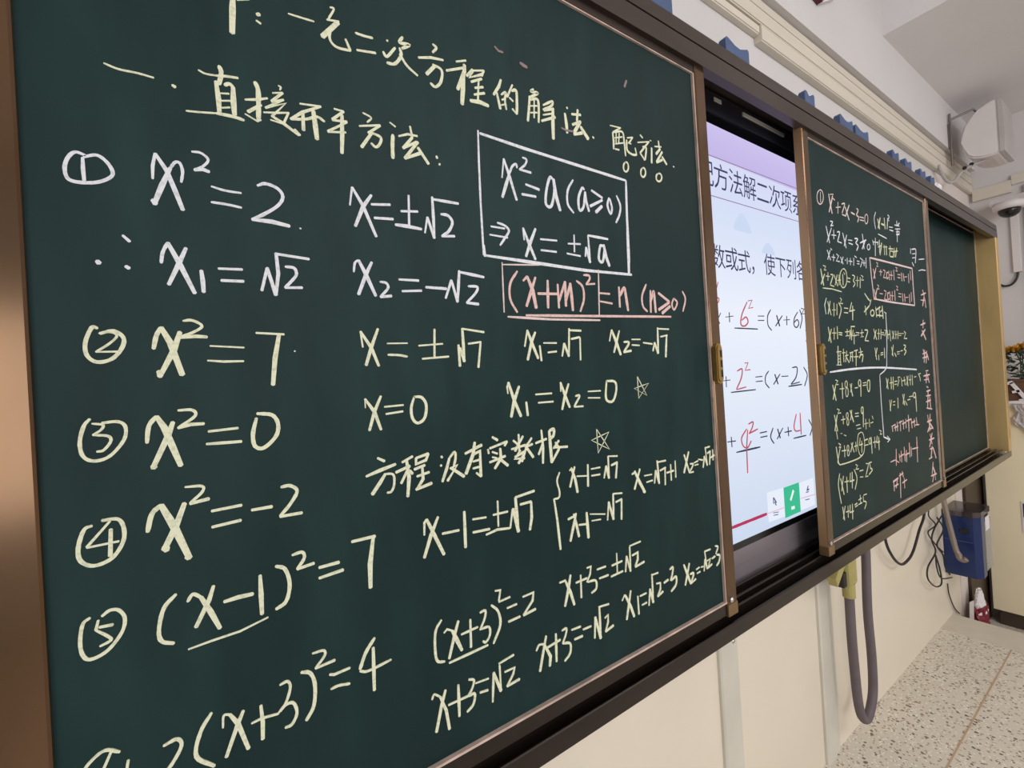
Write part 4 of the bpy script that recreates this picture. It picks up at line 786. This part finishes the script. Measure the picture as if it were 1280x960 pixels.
flat('slide_cloud', [hill(1.205, 1.758, .044, .045), hill(1.335, 1.712, .036, .03)], .6402, 'cloud')
flat('toolbar_tile', [[(1.243, .968), (1.334, .965), (1.334, 1.047), (1.243, 1.049)], [(1.427, .962), (1.52, .962), (1.52, 1.044), (1.427, 1.044)]], .6401, 'tile')
flat('toolbar_tile', [[(1.334, .960), (1.427, .960), (1.427, 1.046), (1.334, 1.046)]], .6400, 'green')
flat('pen_icon', [[(1.366, 1.006), (1.374, 1.001), (1.395, 1.026), (1.387, 1.032)], [(1.372, .976), (1.392, .975), (1.392, .984), (1.372, .985)]], .6398, 'penwhite')
write(SLIDE, .6405, dp, 'slide_writing', '', .0011, False, .8)

# ------------------------------------------------------------------ blue blocks along the top of the frame
BLK = [(.745, .815), (1.008, 1.108), (1.395, 1.455), (1.624, 1.722), (1.742, 1.850), (2.072, 2.140), (2.207, 2.280), (2.384, 2.452), (2.517, 2.572)]
LBL = ['blue plastic block on the frame top, nearest to the camera, cut by the picture edge',
       'blue plastic block on the frame top above the right edge of the nearest blackboard',
       'blue plastic block on the frame top above the lit display',
       'blue plastic block with a hollow top, left one of the close pair on the frame',
       'blue plastic block with a hollow top, right one of the close pair on the frame',
       'first of four small blue blocks in a row on the frame beyond the close pair',
       'second of four small blue blocks in a row on the frame beyond the close pair',
       'third of four small blue blocks in a row on the frame beyond the close pair',
       'last small blue block on the frame top, beside the white paper scrap']
for (a, b), l in zip(BLK, LBL):
    w = b - a
    hgt = .030
    bm = prism([(a, 2.117), (b, 2.117), (b, 2.117 + hgt), (b - .006, 2.117 + hgt + .004), (b - .015, 2.117 + hgt), (a + w * .62, 2.117 + hgt * .74), (a + w * .40, 2.117 + hgt * .78),
                (a + .016, 2.117 + hgt + .001), (a + .006, 2.117 + hgt + .003), (a, 2.117 + hgt - .004)], 'y', .5475, .564)
    tag(obj('plastic_block', bm, 'blue'), l, 'block', 'blue blocks on the frame top')

bm = bmesh.new()
bmesh.ops.create_icosphere(bm, subdivisions=3, radius=1)
for v in bm.verts:
    k = 1 + random.uniform(-.25, .25)
    v.co = Vector((2.66 + v.co.x * .035 * k, .560 + v.co.y * .014, 2.132 + v.co.z * .0155 * k))
tag(obj('paper_scrap', bm, 'paper'), 'small crumpled white paper scrap on the frame top after the last blue block', 'paper')

# ------------------------------------------------------------------ cable trunking
def trunk(name, label, x0, x1, y0, y1, z0, z1, lid=True):
    t = thing(name, label, 'cable trunking', (x0, y0, z0), 'cream cable trunking')
    obj('channel', box(x0, x1, y0, y1, z0, z1, bev=.002), 'trunk', t)
    if lid:
        if x1 - x0 > abs(y1 - y0):
            obj('lid', box(x0, x1, y0 - .0025, y0 + .0005, z0 + .004, z1 - .004), 'trunk', t)
        else:
            obj('lid', box(x0 - .0025, x0 + .0005, y0, y1, z0 + .004, z1 - .004), 'trunk', t)
    return t


trunk('cable_trunking', 'lowest cream cable trunking on the wall, starting above the display with an open end', 1.535, END - .002, .716, WALL, 2.452, 2.505)
trunk('cable_trunking', 'thin cream trunking on the wall running in from the left above the nearest blackboard', -1.5, 1.533, .722, WALL, 2.474, 2.505)
trunk('cable_trunking', 'middle of three cream cable trunkings on the wall above the board', -1.5, END - .002, .718, WALL, 2.510, 2.560)
trunk('cable_trunking', 'topmost cream cable trunking tucked under the wall beam', -1.5, END - .002, .722, WALL, 2.5625, 2.5985)
trunk('cable_trunking', 'cream trunking on the end wall, turning the corner above the dome camera', END - .020, END, 0.5429, .714, 2.3961, 2.473)
trunk('cable_trunking', 'cream trunking on the end wall leaving the picture at the right edge', END - .015, END, .1, 0.5419, 2.4402, 2.5017)

# ------------------------------------------------------------------ wall speaker
sp = thing('wall_speaker', 'white wall speaker with a rounded back on a bracket under the ceiling', 'speaker', (3.7, .60, 2.48))
bk = [(.499, 2.770), (.512, 2.778), (.540, 2.772), (.575, 2.752), (.605, 2.728), (.632, 2.690), (.645, 2.645), (.646, 2.605), (.640, 2.555), (.625, 2.518), (.600, 2.497), (.570, 2.487), (.535, 2.482), (.512, 2.484), (.499, 2.490)]
bm = prism(bk, 'x', 3.60, 3.86)
bmesh.ops.bevel(bm, geom=[e for e in bm.edges if abs(e.verts[0].co.x - e.verts[1].co.x) < 1e-6], offset=.008, segments=2, affect='EDGES')
obj('cabinet', bm, 'white', sp)
obj('front_grille', prism([(.499, 2.486), (.482, 2.490), (.478, 2.60), (.482, 2.765), (.499, 2.774)], 'x', 3.602, 3.858), 'grille', sp)
bm = tube([(3.62, .690, 2.80), (3.62, .690, 2.50)], .006, smooth_path=False)
tube([(3.62, .690, 2.765), (3.66, .60, 2.79), (3.70, .57, 2.745)], .006, bm, smooth_path=False)
add_box(bm, 3.605, 3.635, .692, .699, 2.60, 2.74)
obj('bracket', bm, 'bracket', sp)
obj('cable', tube([(3.66, .56, 2.484), (3.64, .60, 2.475), (3.62, .650, 2.452), (3.59, .676, 2.405), (3.55, .690, 2.388), (3.49, .698, 2.395), (3.45, .704, 2.43), (3.43, .710, 2.47)], .0075), 'grille', sp)
for p in ((3.63, .615, 2.477), (3.61, .640, 2.462)):
    obj('cable_tie', lathe([(.010, -.003), (.010, .003)], p, 'x', 10), 'black', sp)

# ------------------------------------------------------------------ dome camera and its conduit
dc = thing('dome_camera', 'white security camera with a black dome on the end wall', 'security camera', (4.0976, 0.5327, 2.2712))
obj('mount', prism([(END, 2.2917), (4.0259, 2.2917), (3.9951, 2.307), (4.0259, 2.3378), (END, 2.3582)], 'y', .452, .614), 'white', dc)
obj('housing', lathe([(.030, .034), (.062, .028), (.072, .012), (.070, -.012), (.052, -.016)], (4.0361, 0.5378, 2.2763), 'z', 32), 'white', dc, True)
obj('dome', lathe([(.050, 0), (.048, -.016), (.040, -.032), (.026, -.043), (.010, -.048), (.002, -.049)], (4.0361, 0.5378, 2.262), 'z', 32), 'blackgloss', dc, True)

cd = thing('cable_conduit', 'white vertical conduit below the dome camera on the end wall', 'conduit', (4.1898, 0.5327, 1.8921))
obj('channel', box(END - .018, END, 0.5204, 0.5583, 1.8973, 2.2835, bev=.003), 'white', cd)
tag(obj('wall_pipe', tube([(4.1857, 0.4815, 1.0931), (4.1857, 0.4815, 2.4248)], .013, smooth_path=False), 'white'), 'thin white pipe running down the end wall at the right picture edge', 'pipe')
tag(obj('black_cable', tube([(4.1918, 0.5378, 1.9126), (4.1846, 0.545, 1.8614), (4.1846, 0.5685, 1.8256), (4.1846, 0.5993, 1.8225), (4.1898, 0.6218, 1.8389)], .006), 'black'),
    'short black cable curling from the white conduit to a small wall box', 'cable')
jb = thing('junction_box', 'small cream box on the wall beside the gold end of the frame', 'electrical box', (4.1898, 0.6249, 1.8409))
obj('box_body', box(END - .024, END, 0.6146, 0.6474, 1.8051, 1.8799, bev=.003), 'trunk', jb)
obj('cover', box(END - .027, END - .023, 0.6187, 0.6433, 1.8102, 1.8747), 'white', jb)

# ------------------------------------------------------------------ dark red sign above the trunking
rs = thing('wall_sign', 'dark red sign corner on the beam at the top of the picture', 'sign', (1.99, .69, 2.72))
obj('sign_board', prism([(1.93, 2.722), (2.06, 2.795), (2.01, 2.95), (1.80, 2.90), (1.83, 2.735)], 'y', .680, .6995), 'redsign', rs)
obj('edging', prism([(1.926, 2.717), (2.064, 2.793), (2.06, 2.797), (1.93, 2.724)], 'y', .678, .6995), 'paper', rs)

# ------------------------------------------------------------------ hose with an olive nozzle, hanging from the bottom rail
hs = thing('vacuum_hose', 'grey flexible hose hanging in a long loop below the board', 'hose', (1.88, .66, .12))
path = [(1.957, .668, .818), (1.950, .664, .700), (1.928, .662, .500), (1.932, .660, .330), (1.925, .660, .215), (1.895, .660, .160), (1.855, .660, .138), (1.815, .660, .165), (1.793, .660, .225),
        (1.782, .660, .330), (1.775, .660, .450), (1.776, .660, .605)]
obj('hose_tube', tube(path, .0145, seg=14), 'hose', hs, True)
obj('wall_collar', lathe([(.020, -.015), (.020, .015)], (1.957, .668, .800), 'z', 16), 'tube', hs)
bm = bmesh.new()
tube([(1.775, .660, .592), (1.775, .660, .640)], .019, bm, 16, False)
add_box(bm, 1.742, 1.812, .642, .680, .632, .728, bev=.012)
prism([(1.750, .722), (1.806, .722), (1.800, .800), (1.782, .806), (1.764, .770)], 'y', .646, .678, bm)
nz = obj('nozzle', bm, 'olive', hs)
bm = bmesh.new()
prism([(1.655, .690), (1.668, .660), (1.765, .735), (1.760, .775)], 'y', .650, .676, bm)
obj('nozzle_head', bm, 'olive', nz)
obj('trigger', box(1.715, 1.741, .650, .674, .640, .690, bev=.003), 'black', nz)
obj('hook', tube([(1.800, .662, .795), (1.822, .662, .800), (1.836, .662, .785), (1.830, .662, .768)], .005), 'olive', nz)

# ------------------------------------------------------------------ loose cables on the lower wall
def cable(pts, r, label, grp='black cables below the board'):
    tag(obj('loose_cable', tube([(x, y, z) for x, y, z in pts], r, seg=8), 'black', None, True), label, 'cable', grp)


cable([(2.262, .700, .818), (2.267, .702, .667), (2.335, .704, .575), (2.430, .704, .512), (2.520, .704, .505), (2.600, .704, .527), (2.690, .702, .600), (2.770, .700, .665), (2.80, .700, .818)],
      .0055, 'single black cable sagging in a wide loop below the far blackboard')
cable([(2.941, 0.722, 0.66), (2.919, 0.722, 0.613), (3.015, 0.722, 0.547), (2.891, 0.722, 0.537), (2.995, 0.722, 0.453), (3.109, 0.722, 0.385)],
      0.003, 'thin black cable twisting down the left side of the tangle beside the blue box')
cable([(3.08, 0.712, 0.581), (2.945, 0.712, 0.542), (2.9, 0.712, 0.501), (2.946, 0.712, 0.43), (2.818, 0.712, 0.391), (2.807, 0.712, 0.336), (2.911, 0.712, 0.269), (3.008, 0.712, 0.255), (2.998, 0.712, 0.326), (2.943, 0.712, 0.416)],
      0.0035, 'black cable ending in the big hanging loop beside the blue box')
cable([(2.971, 0.704, 0.598), (3.06, 0.704, 0.518), (2.943, 0.704, 0.47), (3.028, 0.704, 0.396), (3.052, 0.704, 0.329), (3.119, 0.704, 0.271)],
      0.0035, 'black cable crossing down along the edge of the blue box')
cable([(2.885, 0.698, 0.435), (2.894, 0.698, 0.367), (2.954, 0.698, 0.302), (3.128, 0.698, 0.255)],
      0.003, 'short black cable curving under the blue box')
cable([(3.194, 0.732, 0.193), (3.208, 0.732, 0.133), (3.285, 0.732, 0.036), (3.374, 0.732, -0.026)],
      0.003, 'lone thin black cable running from the tangle down to the floor')


# ------------------------------------------------------------------ blue wall box and the tube in front of it
bb = thing('wall_box', 'dark blue plastic box with a clear lid on the wall below the board end', 'box', (3.3, .66, .28))
z0, z1 = .250, .577
plan = [(3.20, .738), (3.20, .622), (3.236, .598), (3.47, .598), (3.47, .738)]
obj('body', prism(plan[:2] + [(3.236, .598), (3.298, .598), (3.298, .738)], 'z', z0, z1 - .015), 'navy', bb)
obj('side_panel', box(3.301, 3.43, .598, .738, z0 + .02, z1 - .05), 'clear', bb)
obj('lid', prism([(3.198, .738), (3.198, .620), (3.235, .596), (3.41, .596), (3.43, .620), (3.43, .738)], 'z', z1 - .0149, z1 + .012), 'smoke', bb)
obj('slot', prism([(.672, z1 - .075), (.640, z1 - .078), (.640, z1 - .100), (.672, z1 - .097)], 'x', 3.196, 3.2005), 'track', bb)
obj('seam', box(3.1975, 3.2005, .626, .736, .432, .435), 'blue', bb)
obj('label_sheet', box(3.31, 3.39, .5955, .5978, z1 - .10, z1 - .03), 'paper', bb)
gt = thing('grey_tube', 'dull grey tube slanting down in front of the blue wall box', 'tube', (3.10, .68, .45))
obj('shaft', tube([(3.09, .712, .800), (3.09, .700, .640), (3.09, .672, .440), (3.09, .660, .395)], .0115, seg=14), 'tube', gt, True)
obj('elbow_end', tube([(3.09, .6605, .398), (3.09, .654, .376), (3.09, .642, .372), (3.09, .632, .380)], .0135, seg=14), 'tube', gt, True)

# ------------------------------------------------------------------ gap shade panel, bag and tan cabinet at the end
tag(obj('gap_shade_panel', box(3.59, 4.0, .719, .7335, FLOOR2, .815, bev=.003), 'dbrown'), 'dark brown panel standing in for the shaded gap beside the white pillar', 'board')  # dark sheet added in place of the shade between pillar and cabinet

bag = thing('plastic_bag', 'crumpled dark red and white plastic bag on the floor by the tan cabinet', 'bag', (3.525, .678, FLOOR2))


def crumple(cx, cy, z0, z1, rx, ry, seed, top=0.55, seg=20, rows=12):
    bm = bmesh.new()
    rnd = random.Random(seed)
    rings = []
    for j in range(rows + 1):
        u = j / rows
        k = (1 - (1 - top) * u) * (1 if j else .85)
        rings.append([bm.verts.new((cx + rx * k * math.cos(a) * (1 + rnd.uniform(-.16, .16)), cy + ry * k * math.sin(a) * (1 + rnd.uniform(-.16, .16)), z0 + (z1 - z0) * u + (rnd.uniform(-.008, .008) if j else 0)))
                      for a in [2 * math.pi * i / seg for i in range(seg)]])
    for A, B in zip(rings, rings[1:]):
        for k in range(seg):
            bm.faces.new((A[k], A[(k + 1) % seg], B[(k + 1) % seg], B[k]))
    bm.faces.new(rings[0][::-1])
    bm.faces.new(rings[-1])
    return bm


obj('bag_body', crumple(3.525, .678, FLOOR2, -.005, .085, .034, 3, .9), 'red', bag)
obj('bag_top', crumple(3.53, .679, -.045, .075, .080, .030, 5, .35), 'paper', bag)
obj('bag_flap', prism([(.700, .03), (.684, .045), (.688, -.07), (.696, -.105), (.704, -.07)], 'x', 3.427, 3.437), 'paper', bag)

cb = thing('low_cabinet', 'tan painted cabinet behind the end of the platform, seen past the gold frame post', 'cabinet', (4.0, 0, FLOOR2))
obj('body', box(3.915, 4.075, -.45, .694, FLOOR2 + .09, 1.083, bev=.002), 'tan', cb)
obj('top_panel', box(3.908, 4.078, -.46, .697, 1.083, 1.096, bev=.002), 'tan', cb)
obj('plinth', box(3.93, 4.07, -.44, .670, FLOOR2, FLOOR2 + .09), 'kick', cb)  # dark colour stands for the shade at the foot of the cabinet
ps = thing('poster', 'white bordered print with a dark picture stuck on the tan cabinet', 'poster', (3.914, .5, .34))
obj('sheet', box(3.9115, 3.9148, .38, .552, .342, .522), 'paper', ps)
obj('picture', box(3.9100, 3.9116, .39, .545, .432, .512), 'photo', ps)

# ------------------------------------------------------------------ things on the cabinet
TOPZ = 1.096
bx = thing('storage_box', 'brown box on the tan cabinet under the flowers', 'box', (4.0, .5, TOPZ))
obj('box_body', box(3.94, 4.06, .40, .610, TOPZ, TOPZ + .130, bev=.003), 'brownbox', bx)
obj('rim', box(3.935, 4.065, .396, .614, TOPZ + .130, TOPZ + .142), 'brownbox', bx)
pf = thing('picture_frame', 'white paper frame leaning on the brown box', 'frame', (3.93, .54, TOPZ))
def fr_bar(y0, z0_, y1, z1_, w):
    d = Vector((y1 - y0, z1_ - z0_)).normalized()
    n = Vector((-d.y, d.x)) * w / 2
    return prism([(y0 + n.x, z0_ + n.y), (y1 + n.x, z1_ + n.y), (y1 - n.x, z1_ - n.y), (y0 - n.x, z0_ - n.y)], 'x', 3.925, 3.934)
for a in ((.562, 1.222, .500, 1.112, .018), (.588, 1.212, .555, 1.226, .016), (.560, 1.165, .530, 1.172, .014), (.535, 1.115, .50, 1.12, .016)):
    obj('bar', fr_bar(*a), 'paper', pf)
cp = thing('crumpled_paper', 'crumpled white paper with purple print hanging over the cabinet edge', 'paper', (3.90, .53, .92))
bm = bmesh.new()
rnd = random.Random(21)
N, K = 9, 12
out = [(.588, .50), (.574, .50), (.560, .495), (.548, .49), (.545, .485), (.552, .48), (.558, .475), (.556, .47), (.548, .465), (.53, .46), (.515, .46), (.505, .46), (.50, .46)]
grid = []
for j in range(K + 1):
    row = []
    for i in range(N + 1):
        y = out[j][0] + (out[j][1] - out[j][0]) * i / N
        z = 1.112 - .205 * j / K - .02 * math.sin(i / N * 3)
        row.append(bm.verts.new((3.895 + rnd.uniform(-.008, .006), y, z)))
    grid.append(row)
for j in range(K):
    for i in range(N):
        f = bm.faces.new((grid[j][i], grid[j][i + 1], grid[j + 1][i + 1], grid[j + 1][i]))
        f.material_index = 1 if j >= K - 3 and 3 <= i <= 8 and j < K - 1 else 0
r = bmesh.ops.solidify(bm, geom=list(bm.faces), thickness=.0015)
obj('sheet', bm, ['paper', 'purple'], cp)
obj('upper_fold', prism([(.590, 1.112), (.50, 1.118), (.50, 1.098), (.588, 1.1)], 'x', 3.893, 3.935), 'paper', cp)

# bouquet: stems, leaves and blossoms rising out of the brown box
bq = thing('flower_bouquet', 'bouquet of orange-yellow flowers over dark and pale leaves on the cabinet', 'flowers', (3.99, .5, TOPZ + .142))


def leaf(bm, p, d, L, w):
    d = Vector(d).normalized()
    s = d.cross(Vector((.4, .2, 1))).normalized()
    nn = d.cross(s) * L * .12
    p = Vector(p)
    pts = [p, p + d * L * .35 + s * w, p + d * L * .7 + s * w * .8 + nn, p + d * L, p + d * L * .7 - s * w * .8 + nn, p + d * L * .35 - s * w]
    c = bm.verts.new(p + d * L * .5 + nn * 1.4)
    vs = [bm.verts.new(q) for q in pts]
    for i in range(6):
        bm.faces.new((vs[i], vs[(i + 1) % 6], c))


bm1, bm2, bm3 = bmesh.new(), bmesh.new(), bmesh.new()
rnd = random.Random(4)
for i in range(95):
    p = (rnd.uniform(3.94, 4.04), rnd.uniform(.42, .585), rnd.uniform(1.235, 1.405))
    d = (rnd.uniform(-1, .2), rnd.uniform(-1, 1), rnd.uniform(-.3, .7))
    leaf(bm2 if rnd.random() < .27 else bm1, p, d, rnd.uniform(.03, .055), rnd.uniform(.008, .015))
for i in range(8):
    tube([(4.0 + rnd.uniform(-.03, .03), .48 + rnd.uniform(-.04, .06), TOPZ + .145), (3.99 + rnd.uniform(-.04, .04), .46 + rnd.uniform(-.02, .10), 1.41)], .003, bm3, 6, False)
obj('leaves', bm1, 'leaf', bq)
obj('pale_leaves', bm2, 'pale', bq)
obj('stems', bm3, 'leaf', bq)
for i in range(11):
    c = Vector((3.95 + rnd.uniform(0, .06), .425 + .015 * i + rnd.uniform(-.005, .005), 1.425 + rnd.uniform(-.018, .018)))
    bm = bmesh.new()
    for ring_, (n, L, tilt) in enumerate(((9, .026, .15), (7, .020, .55), (5, .014, 1.0))):
        for k in range(n):
            a = 2 * math.pi * k / n + ring_ * .4
            leaf(bm, c, (math.sin(tilt) * -1 + math.cos(a) * .5, math.cos(a), math.sin(a)), L, L * .36)
    obj('blossom', bm, 'yellow', bq)
